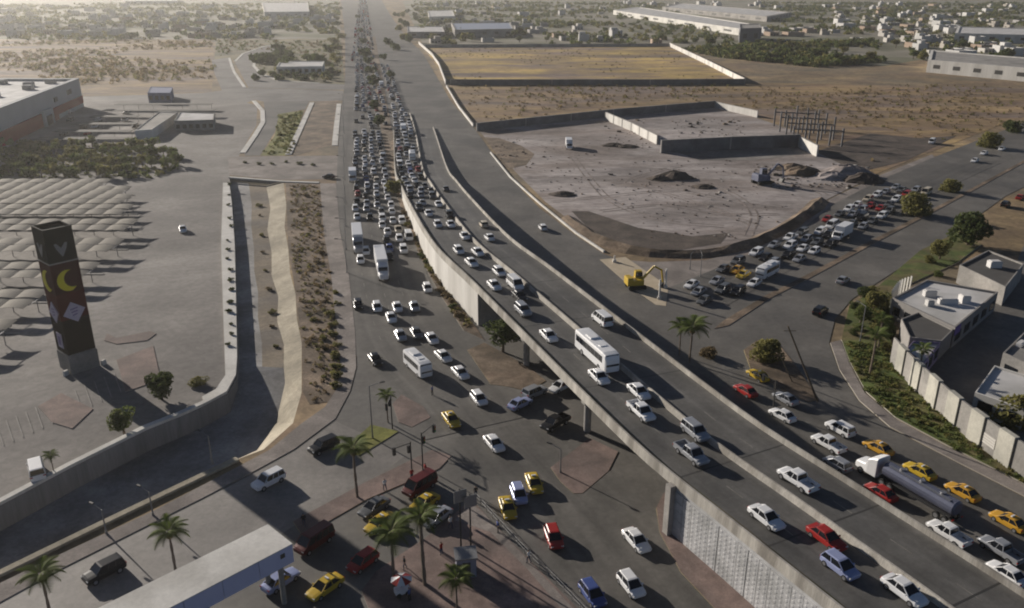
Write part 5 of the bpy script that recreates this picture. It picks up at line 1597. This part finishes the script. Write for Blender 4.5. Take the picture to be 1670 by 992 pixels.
def placed(kind, colour, pos, fwd, label, group=None, detail=True):
    """fwd: unit driving direction in space"""
    name = {'sedan': 'car', 'hatchback': 'car', 'suv': 'car'}.get(kind, {'tractor': 'truck_tractor', 'semi_truck': 'semi_truck', 'tanker': 'tanker_truck', 'coach': 'bus'}.get(kind, kind))
    cat = {'sedan': 'car', 'hatchback': 'car', 'suv': 'car', 'van': 'van', 'pickup': 'pickup', 'coach': 'bus', 'minibus': 'bus', 'box_truck': 'truck', 'semi_truck': 'truck', 'tanker': 'truck', 'tractor': 'truck'}[kind]
    q = fwd.to_track_quat('X', 'Z')
    t = put(name, None, None, pos, None, (.94, .94, .97))
    t.rotation_euler = q.to_euler()
    tag(t, label, cat, group)
    ms, wheels, wr, lamps = vmesh(kind, colour)
    for n, me in ms.items():
        put({'hatch_0': 'hatch', 'hatch_1': 'hatch', 'hatch_2': 'hatch'}.get(n, n), me, t)
    for x, y in wheels:
        for s in (-1, 1):
            put('wheel', WH[wr], t, (x, s * y, wr))
    if detail:
        for s in (-1, 1):
            put('headlight', HL, t, (lamps[0][0], s * lamps[0][1], lamps[0][2]))
            put('taillight', TL, t, (lamps[1][0], s * lamps[1][1], lamps[1][2]))
            if kind in ('sedan', 'hatchback', 'suv', 'van', 'pickup'):
                if colour not in MIR: MIR[colour] = mb_.mesh('mirror', PAINT[colour])
                put('mirror', MIR[colour], t, (.82 if kind != 'van' else 1.55, s * .98, .92 if kind in ('sedan', 'hatchback') else 1.1))
        if colour in ('yellow', 'orange') and kind == 'sedan':
            put('taxi_sign', TAXI, t, (-.35, 0, 1.47))
    return t
FARM = {}
def far_vehicle(kind, colour, pos, fwd, label, group):
    key = (kind, colour)
    if key not in FARM:
        P_, wheels, wr, lamps = vparts(kind)
        b = MB()
        idx = {'paint': 0, 'glass': 1, 'dark': 2, 'box': 3, 'rim': 4, 'tank': 2}
        for mb, mm in P_.values():
            i = len(b.v); b.v += mb.v; b.f += [tuple(i + k for k in f) for f in mb.f]; b.m += [idx[mm]] * len(mb.f)
        for x, y in wheels:
            for s in (-1, 1): b.tube((x, s * y - .1, wr), (x, s * y + .1, wr), wr, n=8, m=2)
        FARM[key] = b.mesh(kind, [PAINT[colour], GLASS, TYRE, PAINT['white'], RIM])
    o = put({'sedan': 'car', 'hatchback': 'car', 'suv': 'car'}.get(kind, kind), FARM[key], None, pos)
    o.rotation_euler = fwd.to_track_quat('X', 'Z').to_euler()
    return tag(o, label, {'van': 'van', 'pickup': 'pickup', 'box_truck': 'truck', 'minibus': 'bus'}.get(kind, 'car'), group)
KN = {'sedan': 'saloon car', 'hatchback': 'hatchback', 'suv': 'sport utility car', 'van': 'van', 'pickup': 'pickup', 'box_truck': 'box truck', 'minibus': 'minibus'}
ROADZ = _level[0] * 0 + .0
OCC = []
def free(p, r=2.3, r2=4.6, fwd=None):
    for q, L in OCC:
        d = Vector((p.x - q.x, p.y - q.y))
        if fwd is not None:
            a = abs(d.x * fwd.x + d.y * fwd.y); c = abs(-d.x * fwd.y + d.y * fwd.x)
            if a < (L + 4.7) / 2 + .5 and c < 2.1: return False
        elif d.length < r2: return False
    return True
VL = {'coach': 11, 'minibus': 7.6, 'box_truck': 8, 'semi_truck': 15.5, 'tanker': 15, 'tractor': 6.5, 'pickup': 5.2, 'van': 5.0}
ROADLV = .05
def on_deck(x, y, hz=.6):
    z = 7.0
    for _ in range(6):
        p = W(x, y, z + hz)
        s = PM.near(p.x, p.y)
        z = PM.at(s)[0].z
    return Vector((p.x, p.y, z + .006)), PM.at(s)[1]
def veh(kind, colour, x, y, path, label, sign=1, hz=.6, turn=0.0, group=None):
    if path == 'M':
        pos, t = on_deck(x, y, hz)
    else:
        p = W(x, y, hz)
        pos = Vector((p.x, p.y, ROADLV))
        t = path.at(path.near(p.x, p.y))[1] if isinstance(path, Path) else (W(x + path[0], y + path[1]) - W(x, y)).normalized()
        t = Vector((t.x, t.y, 0)).normalized()
    t = t * sign
    if turn: t = Matrix.Rotation(math.radians(turn), 3, 'Z') @ t
    OCC.append((pos, VL.get(kind, 4.5)))
    return placed(kind, colour, pos, t, label, group)

QG = 'queue on the flyover'
# ---- flyover, carriageway with the queue (driving towards the camera)
veh('coach', 'white', 973, 571, 'M', 'white coach in the queue on the flyover', hz=1.7)
veh('sedan', 'white', 977, 614, 'M', 'white saloon car beside the front of the white coach on the flyover')
veh('sedan', 'white', 895, 547, 'M', 'white saloon car just behind the white coach on the flyover')
veh('suv', 'silver', 853, 506, 'M', 'silver sport utility car two places behind the coach on the flyover')
veh('van', 'white', 840, 464, 'M', 'white van in the inner lane of the flyover queue')
veh('sedan', 'white', 806, 465, 'M', 'white saloon car by the outer parapet beside the white van')
veh('sedan', 'white', 1042, 638, 'M', 'white saloon car ahead of the coach next to the flyover barrier')
veh('pickup', 'white', 1046, 671, 'M', 'white pickup ahead of the coach in the outer flyover lane')
veh('suv', 'silver', 1134, 704, 'M', 'silver sport utility car next to the flyover barrier beside a silver pickup')
veh('pickup', 'silver', 1128, 740, 'M', 'silver pickup in the outer flyover lane above the panel wall')
veh('sedan', 'white', 1250, 843, 'M', 'white saloon car in the outer lane behind the red car on the flyover')
veh('sedan', 'red', 1348, 876, 'M', 'red saloon car on the flyover')
veh('hatchback', 'pale blue', 1370, 922, 'M', 'pale blue hatchback on the flyover beside the red car')
veh('sedan', 'white', 1475, 962, 'M', 'white saloon car ahead of the pale blue hatchback on the flyover')
for x, y, c, k in ((814, 443, 'white', 'hatchback'), (769, 428, 'white', 'sedan'), (779, 411, 'white', 'sedan'), (748, 408, 'white', 'hatchback'), (758, 385, 'white', 'sedan'), (735, 366, 'white', 'sedan'), (714, 366, 'white', 'hatchback'),
                   (733, 351, 'black', 'suv'), (699, 348, 'white', 'sedan'), (715, 333, 'white', 'sedan'), (689, 331, 'silver', 'sedan'), (705, 320, 'grey', 'suv'), (847, 482, 'black', 'sedan')):
    veh(k, c, x, y, 'M', '%s %s in the dense part of the flyover queue behind the white van' % (c, KN[k]), group='%s %ss, dense flyover queue' % (c, KN[k]))
# ---- flyover, open carriageway (driving away)
veh('van', 'white', 982, 519, 'M', 'white van alone on the open flyover carriageway', -1, .9)
veh('sedan', 'white', 798, 387, 'M', 'white saloon car on the open flyover carriageway', -1)
veh('hatchback', 'beige', 789, 366, 'M', 'beige hatchback on the open flyover carriageway', -1)
veh('pickup', 'white', 1300, 782, 'M', 'white double cab pickup on the open flyover carriageway', -1)
veh('sedan', 'grey', 727, 308, 'M', 'small dark grey car far up the open flyover carriageway', -1)
# ---- slip road queue right of the flyover (driving away, up to the lights)
veh('sedan', 'red', 1216, 637, PR, 'red saloon car at the head of the slip road queue')
veh('sedan', 'yellow', 1236, 612, PR, 'bright yellow car beside the boat shaped traffic island')
veh('sedan', 'silver', 1281, 650, PR, 'silver saloon car near the head of the slip road queue')
veh('sedan', 'white', 1276, 677, PR, 'white saloon car alone in the lane next to the flyover in the slip road')
veh('suv', 'white', 1370, 700, PR, 'white sport utility car ahead of the white truck tractor')
veh('pickup', 'white', 1350, 724, PR, 'white pickup ahead of the white truck tractor beside a sport utility car')
veh('tanker', 'white', 1480, 787, PR, 'tanker truck with white cab and blue grey tank in the slip road queue', hz=1.8)
veh('sedan', 'red', 1436, 803, PR, 'red saloon car beside the tanker truck in the slip road queue')
veh('sedan', 'yellow', 1500, 768, PR, 'yellow taxi beside the front of the tanker truck', turn=0)
veh('sedan', 'orange', 1570, 802, PR, 'orange taxi beside the rear of the tanker truck')
veh('sedan', 'orange', 1645, 850, PR, 'orange taxi last in the line along the lawn kerb')
veh('sedan', 'orange', 1432, 730, PR, 'orange taxi half hidden behind the white cab of the tanker truck')
veh('pickup', 'white', 1546, 870, PR, 'white pickup behind the red car beside the tanker truck')
veh('pickup', 'silver', 1632, 897, PR, 'silver pickup in the middle lane behind the tanker truck')
veh('sedan', 'white', 1642, 935, PR, 'white saloon car last in the lane next to the flyover')
veh('hatchback', 'silver', 1366, 757, PR, 'silver hatchback beside the white cab of the tanker truck')
# ---- avenue at ground level (driving towards the camera)
veh('semi_truck', 'white', 622, 428, PG, 'long white semi truck in the middle of the avenue', hz=2.0, turn=0)
veh('semi_truck', 'silver', 583, 388, PG, 'long semi truck with silver cab by the avenue pavement', hz=2.0)
veh('minibus', 'white', 681, 592, PG, 'white minibus on the avenue in front of the corner island', hz=1.5)
for x, y, c, k, l in ((588, 424, 'white', 'hatchback', 'white hatchback just in front of the silver semi truck cab'), (697, 470, 'white', 'hatchback', 'white hatchback alone beside the pale retaining wall'),
        (584, 497, 'black', 'hatchback', 'black hatchback close to the avenue pavement hedge'), (615, 501, 'white', 'hatchback', 'white hatchback in the row abreast, closest to the pavement'),
        (648, 501, 'white', 'sedan', 'white saloon car in the middle of the row abreast on the avenue'), (676, 500, 'silver', 'sedan', 'silver saloon car in the row abreast on the avenue'),
        (638, 518, 'white', 'sedan', 'white saloon car just in front of the row abreast on the avenue'), (653, 547, 'silver', 'sedan', 'silver saloon car just behind the white minibus'),
        (679, 543, 'grey', 'sedan', 'grey saloon car beside the rear of the white minibus'), (704, 552, 'white', 'sedan', 'white saloon car in the inner lane behind the minibus'),
        (723, 581, 'white', 'sedan', 'white saloon car beside the white minibus'), (751, 608, 'white', 'sedan', 'white saloon car ahead of the minibus in the inner lane'),
        (781, 650, 'white', 'hatchback', 'white hatchback entering the junction ahead of the minibus'), (612, 586, 'black', 'sedan', 'black saloon car alone by the avenue pavement corner'),
        (597, 410, 'white', 'hatchback', 'white hatchback between the two semi trucks'), (632, 378, 'white', 'sedan', 'white saloon car right behind the middle semi truck')):
    veh(k, c, x, y, PG, l)
veh('sedan', 'yellow', 736, 684, PG, 'yellow taxi crossing just past the small corner island')
veh('sedan', 'white', 806, 723, PG, 'white saloon car crossing the junction between two yellow taxis')
veh('sedan', 'yellow', 871, 788, PG, 'yellow taxi nearer the paved pier island, followed by a pale blue car', turn=-14)
veh('hatchback', 'pale blue', 846, 806, PG, 'pale blue hatchback between two yellow taxis in the junction', turn=-14)
veh('sedan', 'yellow', 828, 828, PG, 'yellow taxi next to the plaza railing', turn=-14)
veh('hatchback', 'red', 903, 876, PG, 'red hatchback leaving the junction past the plaza', turn=-14)
veh('sedan', 'white', 1038, 881, PG, 'white saloon car with a bright roof heading for the panel wall')
veh('hatchback', 'white', 1029, 953, PG, 'white car with dark roof panels below the panel wall')
veh('hatchback', 'blue', 966, 968, PG, 'blue car at the tip of the plaza')
# ---- under the bridge, on the cross street
veh('sedan', 'pale blue', 848, 658, PC, 'pale blue saloon car coming out from under the flyover', -1)
veh('suv', 'silver', 872, 640, PC, 'silver sport utility car under the flyover edge', -1)
veh('sedan', 'white', 914, 630, PC, 'white saloon car half under the flyover beside the pier')
veh('pickup', 'black', 905, 690, PC, 'black pickup in the shade under the flyover')
# ---- side street and taxi rank, lower left
veh('sedan', 'yellow', 692, 820, PK, 'yellow taxi on the rank beside a silver car', turn=0)
veh('sedan', 'silver', 712, 843, PK, 'silver saloon car beside the foremost yellow taxi of the rank')
veh('sedan', 'grey', 610, 827, PK, 'grey saloon car parked against the median island')
veh('sedan', 'yellow', 620, 853, PK, 'yellow taxi of the rank with a reddish rear beside a grey car')
veh('van', 'maroon', 684, 790, PK, 'dark red van beside the people on the median island', hz=.9)
veh('van', 'maroon', 512, 880, PK, 'dark red van in the shade behind the end of the footbridge', hz=.9)
veh('hatchback', 'red', 592, 915, PK, 'red hatchback in the shade of the palm on the taxi rank')
veh('sedan', 'yellow', 530, 957, PK, 'yellow taxi in deep shade below the footbridge end')
veh('sedan', 'pale blue', 458, 946, PK, 'pale blue saloon car right under the footbridge panels', -1)
veh('suv', 'white', 438, 784, PS, 'white sport utility car parked by the pavement kerb above the footbridge')
veh('suv', 'black', 170, 932, PS, 'black sport utility car parked by the canal pavement')
veh('suv', 'black', 528, 728, PS, 'black sport utility car at the pavement bend')
# ---- car park
veh('sedan', 'white', 298, 374, (4, 12), 'white saloon car alone in the open car park')
veh('van', 'white', 60, 768, (-2, -9), 'white van parked by the kerb above the canal wall')
# ---- cross street and others on the right
veh('box_truck', 'white', 928, 234, (6, 20), 'white box truck standing alone on the building site', hz=1.7)
veh('hatchback', 'white', 885, 371, (-40, -46), 'white hatchback driving alone on the slip road beside the building site')
veh('sedan', 'silver', 1375, 457, PC, 'silver saloon car alone on the free carriageway of the cross street', -1)
veh('suv', 'black', 1338, 508, PC, 'black sport utility car turning off the cross street near the lawn corner', -1)
veh('minibus', 'white', 1252, 440, PC, 'white minibus in the cross street queue', hz=1.5)
veh('box_truck', 'white', 1374, 377, PC, 'white box truck in the cross street queue', hz=1.8)
veh('sedan', 'orange', 1202, 440, PC, 'orange taxi in the cross street queue beside a yellow one')
veh('sedan', 'yellow', 1212, 448, PC, 'yellow taxi in the cross street queue')
for x, y in ((1590, 262), (1605, 250), (1634, 243)):
    veh('sedan', 'white', x, y, PC, 'white saloon car moving on the far end of the cross street', group='white cars at the far end of the cross street')
veh('van', 'white', 1520, 232, PC, 'white van parked at the edge of the dry field beyond the building site', turn=10)
veh('sedan', 'red', 1664, 322, PC, 'red car far up the free carriageway of the cross street', -1)
veh('suv', 'black', 1640, 334, PC, 'black car far up the free carriageway of the cross street', -1)
veh('sedan', 'black', 536, 288, (-30, -2), 'black saloon car leaving the car park crossing')

def pick(r):
    u = r.random()
    c = 'white' if u < .36 else 'silver' if u < .55 else 'grey' if u < .7 else 'black' if u < .86 else 'red' if u < .92 else 'blue' if u < .96 else 'beige'
    u = r.random()
    k = 'sedan' if u < .45 else 'hatchback' if u < .68 else 'suv' if u < .86 else 'pickup' if u < .95 else 'van'
    return k, c
R = random.Random(21)
# ---- cross street queue (driving to the junction)
s0, s1 = PC.near(*W(1490, 312)[:2]), PC.near(*W(1128, 494)[:2])
for off in (-4.6, -1.5, 1.6, 4.6):
    s = s0 + R.uniform(0, 5)
    while s < s1:
        p = PC.offset(s, off + R.uniform(-.25, .25)); t = PC.at(s)[1]; t = Vector((t.x, t.y, 0)).normalized()
        if abs(off) < 4 or s < s1 - 4:
            if free(p, fwd=t) and R.random() < .86:
                k, c = pick(R)
                pos = Vector((p.x, p.y, ROADLV)); OCC.append((pos, VL.get(k, 4.5)))
                placed(k, c, pos, t, '%s %s in the queue on the cross street' % (c, KN[k]), '%s %ss, cross street queue' % (c, KN[k]), detail=True)
        s += R.uniform(6.0, 8.5)
# ---- long queue on the avenue (ground level) and on the ramp of the flyover
def queue(path, y0, y1, offs, place, deck=False, dens=None, far_from=330, extra=()):
    sa = min(path.s, key=lambda q: abs(path.at(q)[0].y - y0)); sb = min(path.s, key=lambda q: abs(path.at(q)[0].y - y1))
    for off in offs:
        s = sa + R.uniform(0, 6)
        while s < sb:
            p = path.offset(s, off + R.uniform(-.55, .55)); t = path.at(s)[1]
            dd_ = 1.0 if dens is None else dens(p.y)
            if R.random() < dd_ and free(p, fwd=Vector((t.x, t.y, 0)).normalized()):
                k, c = pick(R)
                pos = Vector((p.x, p.y, (p.z + .006) if deck else ROADLV))
                OCC.append((pos, VL.get(k, 4.5)))
                lab = '%s %s %s' % (c, KN[k], place)
                if p.y > 455: DIST.append((pos, t, c))
                elif p.y > far_from: far_vehicle(k, c, pos, t, lab, lab)
                else: placed(k, c, pos, t, lab, lab, detail=p.y < 260)
            s += R.uniform(5.8, 9.5) if p.y < 450 else R.uniform(7, 10)
DIST = []
def put_truck(path, x, y, kind, colour, label, deck):
    if deck: pos, t = on_deck(x, y, 1.7)
    else:
        p = W(x, y, 1.7); pos = Vector((p.x, p.y, ROADLV)); t = path.at(path.near(p.x, p.y))[1]
    OCC.append((pos, 8))
    placed(kind, colour, pos, t, label, None, detail=False)
put_truck(PM, 658, 210, 'box_truck', 'white', 'white box truck in the far ramp queue before the flyover', True)
put_truck(PM, 672, 252, 'minibus', 'white', 'white minibus in the ramp queue just behind a red car', True)
veh('pickup', 'red', 682, 277, 'M', 'red pickup in the ramp queue ahead of the white minibus')
put_truck(PG, 575, 285, 'box_truck', 'white', 'white box truck by the kerb in the dense avenue queue', False)
put_truck(PG, 622, 138, 'box_truck', 'white', 'white box truck far back in the avenue queue', False)
queue(PG, 345, 213, (-4.6, -1.6, 1.4, 4.4), 'in the dense avenue queue before the semi trucks')
queue(PG, 214, 178, (1.6, 4.6, 7.0), 'in the avenue queue beside the middle semi truck')
queue(PG, 640, 350, (-4.8, -1.6, 1.6, 4.8, 8.0), 'far back on the avenue beyond the small trees', dens=lambda y: .45 if y < 430 else .8)
queue(PM, 400, 205, (-7.2, -4.5, -1.9), 'in the queue on the ramp up to the flyover', deck=True)
queue(PM, 620, 402, (-6.5, -3.4), 'far back in the lane leading to the flyover ramp', deck=True, dens=lambda y: .75)
for i in range(22):
    x, y = R.uniform(95, 235), R.choice([186, 198, 209, 220, 231])
    p = W(x, y); k, c = pick(R)
    if not free(p): continue
    OCC.append((p, 4.5))
    far_vehicle(k, c, Vector((p.x, p.y, .05)), Vector((.1, -1, 0)).normalized(), '%s %s parked near the shade roofs beside the store' % (c, KN[k]), '%s %ss parked by the store' % (c, KN[k]))
# ---- the jam beyond, too far to count: one mass
def distant_traffic():
    b = MB()
    cols = [PAINT[c] for c in ('white', 'silver', 'grey', 'black', 'red')] + [GLASS]
    for off in (-8, -4.8, -1.6, 1.6, 4.8, 8):
        for path in (PG,):
            s = 20
            while True:
                p, t = path.at(s)
                if p.y < 648: break
                if R.random() < .62 + .3 * math.sin(s * .021 + off):
                    q = path.offset(s, off + R.uniform(-.7, .7)); a = math.atan2(t.y, t.x)
                    m = R.choice([0, 0, 0, 1, 1, 2, 3, 3, 4])
                    if R.random() < .05:
                        b.box((q.x, q.y, .6), (8, 2.4, 2.6), a, R.choice([0, 0, 1, 4])); s += 6
                        s += R.uniform(8, 14); continue
                    b.box((q.x, q.y, .25), (4.4, 1.8, .65), a, m, top=.97)
                    b.box((q.x, q.y, .9), (2.4, 1.6, .5), a, 5, top=.8)
                    b.box((q.x, q.y, 1.4), (1.7, 1.3, .06), a, m)
                s += R.uniform(7, 13)
    for q, t, c in DIST:
        a = math.atan2(t.y, t.x); m = {'white': 0, 'silver': 1, 'grey': 2, 'black': 3}.get(c, 4)
        b.box((q.x, q.y, .25), (4.4, 1.8, .65), a, m, top=.97)
        b.box((q.x, q.y, .9), (2.6, 1.6, .5), a, 5, top=.78)
        b.box((q.x, q.y, 1.4), (1.8, 1.25, .06), a, m)
    o = b.build('distant_traffic', cols)
    stuff(o, 'endless jam of tiny cars on the far end of the avenue', 'traffic')
distant_traffic()

# ================================================================== FAR TOWN
HW = [mat('house_%d' % i, c, tuple(x * 1.12 for x in c), .3, .9) for i, c in enumerate(((.4, .38, .35), (.33, .3, .26), (.28, .27, .26), (.46, .45, .43), (.32, .24, .18)))]
HR = [mat('house_roof_%d' % i, c, tuple(x * 1.15 for x in c), .3, .9) for i, c in enumerate(((.36, .345, .32), (.26, .24, .22), (.2, .2, .2), (.42, .405, .39)))]
def house_mesh(w, d, h, two, wi, ri):
    b = MB()
    b.box((0, 0, -.1), (w, d, h), 0, 0)
    for sx, sy, px_, py_ in ((w, .25, 0, -1), (w, .25, 0, 1), (.25, d - .5, -1, 0), (.25, d - .5, 1, 0)):
        b.box((px_ * (w / 2 - .125), py_ * (d / 2 - .125), h - .1), (sx, sy, .6), 0, 0)
    b.box((0, 0, h - .1), (w - .5, d - .5, .12), 0, 1)
    if two: b.box((w * .2, d * .15, h), (w * .5, d * .6, 2.7), 0, 0)
    b.box((-w * .3, d * .25, h), (1.1, 1.1, 1.3), 0, 2)
    for k in range(3):
        b.box(((k - 1) * w * .3, -d / 2 - .02, .9 if k != 1 else .0), (1.3 if k != 1 else 1.0, .1, 1.2 if k != 1 else 2.1), 0, 2)
        b.box((w / 2 + .02, (k - 1) * d * .28, 1.0), (.1, 1.2, 1.1), 0, 2)
    return b.mesh('house', [HW[wi], HR[ri], DARKM])
HM = [house_mesh(w, d, h, t, wi, ri) for w, d, h, t, wi, ri in ((9, 11, 3.2, 0, 0, 0), (8, 10, 3.4, 1, 1, 1), (11, 9, 3.2, 0, 2, 3), (12, 12, 6.2, 0, 3, 0), (8, 9, 3.2, 1, 0, 3), (10, 14, 3.6, 0, 4, 2), (9, 9, 6, 1, 3, 3))]
def scatter_px(n, quad, r, mind, used):
    """points evenly spread over a photo quad but drawn denser far away, as the photo shows them"""
    out = []
    tries = 0
    poly = quad
    xs = [p[0] for p in poly]; ys = [p[1] for p in poly]
    while len(out) < n and tries < 6000:
        tries += 1
        x, y = r.uniform(min(xs), max(xs)), r.uniform(min(ys), max(ys))
        if not sum(((poly[i][1] > y) != (poly[i - 1][1] > y)) and (x < (poly[i - 1][0] - poly[i][0]) * (y - poly[i][1]) / (poly[i - 1][1] - poly[i][1]) + poly[i][0]) for i in range(len(poly))) % 2: continue
        p = W(x, y)
        if any((p.x - q[0]) ** 2 + (p.y - q[1]) ** 2 < (mind + q[2]) ** 2 for q in used): continue
        used.append((p.x, p.y, mind)); out.append(p)
    return out
USED = []
def block(name, label, cat, quad, h, wm, rm):
    t, p = building(name, label, cat, quad, h, wm, rm, .6)
    c = t.location
    rad = max((Vector((q[0], q[1], 0)) - c).length for q in p)
    # keep houses off it
    n = max(2, int(rad / 12))
    for a, b_ in zip(p, p[1:] + p[:1]):
        for k in range(n):
            USED.append((a[0] + (b_[0] - a[0]) * k / n, a[1] + (b_[1] - a[1]) * k / n, 6))
    USED.append((c.x, c.y, rad * .6))
    for k in range(len(p)):
        L_ = (Vector(p[k]) - Vector(p[(k + 1) % len(p)])).length
        windows(t, p, k, max(2, min(8, int(L_ / 12))), h * .35, h * .65, DARKM, .35)
    return t
block('warehouse', 'white warehouse shed standing far behind the villa trees', 'warehouse', [(432, 30), (505, 29), (503, 12), (428, 12)], 9, WHITEW, ROOFW)
block('warehouse', 'blue roofed warehouse beyond the yellow walled field', 'warehouse', [(742, 62), (838, 60), (832, 48), (736, 49)], 8, CONC2, mat('pale_blue_roof', (0.24, 0.28, 0.36), (0.28, 0.32, 0.4), .2, .7))
block('warehouse', 'long pale warehouse rising among the far houses behind the rough field', 'warehouse', [(1555, 68), (1760, 74), (1760, 62), (1560, 56)], 8, WHITEW, ROOFW)
block('warehouse', 'long pale walled warehouse bordering the dry field', 'warehouse', [(1510, 118), (1760, 142), (1760, 122), (1515, 100)], 8, CONC, CONC2)
block('office_block', 'dark square block beside the long white roofed depot', 'building', [(1205, 72), (1240, 71), (1236, 62), (1204, 63)], 14, mat('dark_block', (.12, .12, .13), (.15, .15, .16), .2, .8), CONC2)
block('depot', 'long white roofed depot stretching across the distant town', 'depot', [(1000, 24), (1205, 58), (1240, 52), (1040, 18)], 7, WHITEW, ROOFW)
block('depot', 'grey roofed depot behind the long white one', 'depot', [(1080, 18), (1250, 36), (1290, 28), (1110, 11)], 7, CONC2, ROOFW)
block('warehouse', 'pale sheds in a row beside the far empty lanes', 'warehouse', [(700, 36), (742, 35), (738, 24), (698, 25)], 7, WHITEW, ROOFW)
block('warehouse', 'grey shed group behind the blue roofed warehouse', 'warehouse', [(665, 62), (726, 62), (722, 52), (664, 52)], 6, CONC2, ROOFW)
block('hall', 'bright white low hall behind the far houses beyond the scrub field', 'building', [(205, 8), (290, 8), (290, 1), (207, 1)], 8, WHITEW, ROOFW)
TG = [('left', 150, [(0, 12), (545, 10), (548, 46), (420, 62), (130, 64), (0, 62)]), ('middle', 50, [(690, 6), (1000, 6), (1000, 40), (1090, 72), (700, 72)]), ('right', 105, [(1240, 8), (1670, 6), (1670, 108), (1500, 98), (1440, 66), (1250, 76)]), ('right', 18, [(1000, 6), (1240, 5), (1240, 12), (1050, 16)])]
r = random.Random(5)
HLAB = {'left': 'small pale flat roofed house in the far town behind the scrub field', 'middle': 'small pale flat roofed house beyond the yellow walled field', 'right': 'small pale flat roofed house in the far town behind the rough field'}
for side, n, quad in TG:
    for p in scatter_px(n, quad, r, 5.5, USED):
        sc_ = r.uniform(.8, 1.35)
        o = put('house', r.choice(HM), None, (p.x, p.y, 0), (0, 0, r.choice((0, .2, 1.57, 1.77))), (sc_, sc_, r.uniform(.9, 1.15)))
        tag(o, HLAB[side], 'house', 'houses of the far town, ' + side)
TT = [('left', 34, [(0, 6), (550, 4), (552, 70), (400, 66), (0, 68)], 'tree among the far houses behind the scrub field'), ('middle', 30, [(680, 4), (1010, 4), (1100, 70), (1090, 76), (690, 76)], 'tree among the sheds beyond the yellow walled field'),
      ('wood', 45, [(1095, 62), (1200, 74), (1430, 66), (1440, 104), (1330, 112), (1180, 96), (1110, 80)], 'tree of the green belt between far town and rough field'), ('right', 45, [(1240, 4), (1680, 4), (1680, 120), (1500, 112), (1440, 66), (1250, 66)], 'tree among the far houses behind the rough field')]
for nm, n, quad, lab in TT:
    for p in scatter_px(n, quad, r, 2.2 if nm != 'wood' else 1.2, USED):
        h = r.uniform(5, 9)
        tree(0, 0, h, h * r.uniform(.5, .75), r.choice(['dark', 'green', 'olive', 'dark']), lab, 'far trees, ' + nm, far=True, pos=p)
scatter_stuff('distant_trees', 'olive treetops massed between the far houses behind the scrub field', 'trees', [(0, 8), (555, 6), (556, 62), (420, 66), (0, 66)], 1700, 2.5, 6, ['olive', 'green', 'dark'], 61, 30)
scatter_stuff('distant_trees', 'olive treetops massed beyond the yellow walled field', 'trees', [(675, 4), (1080, 6), (1200, 70), (1085, 74), (700, 74)], 1500, 2.5, 6, ['olive', 'green', 'dark'], 62, 30)
scatter_stuff('distant_trees', 'treetops of the dense green belt between far town and rough field', 'trees', [(1095, 66), (1200, 76), (1430, 68), (1440, 102), (1330, 110), (1180, 95), (1110, 82)], 700, 2.5, 5.5, ['olive', 'green', 'dark'], 63, 34)
scatter_stuff('distant_trees', 'treetops massed between the far houses behind the rough field', 'trees', [(1235, 5), (1690, 5), (1690, 95), (1500, 92), (1440, 62), (1250, 62)], 2000, 2.5, 5.5, ['olive', 'green', 'dark'], 64, 30)
# ---- haze: even thin air round everything
hz = MB(); hz.box((0, 1950, -6), (6800, 4700, 72))
ho = hz.build('haze', mat('haze_air', (1, 1, 1)))
hm = ho.data.materials[0]; nt = hm.node_tree
nt.nodes.remove(nt.nodes['Principled BSDF'])
pv = nt.nodes.new('ShaderNodeVolumePrincipled')
pv.inputs['Color'].default_value = (0.93, 0.91, 0.86, 1)
pv.inputs['Density'].default_value = 0.00011
pv.inputs['Anisotropy'].default_value = 0.6
nt.links.new(pv.outputs[0], nt.nodes['Material Output'].inputs['Volume'])
stuff(ho, 'thin pale haze over the whole town', 'haze')
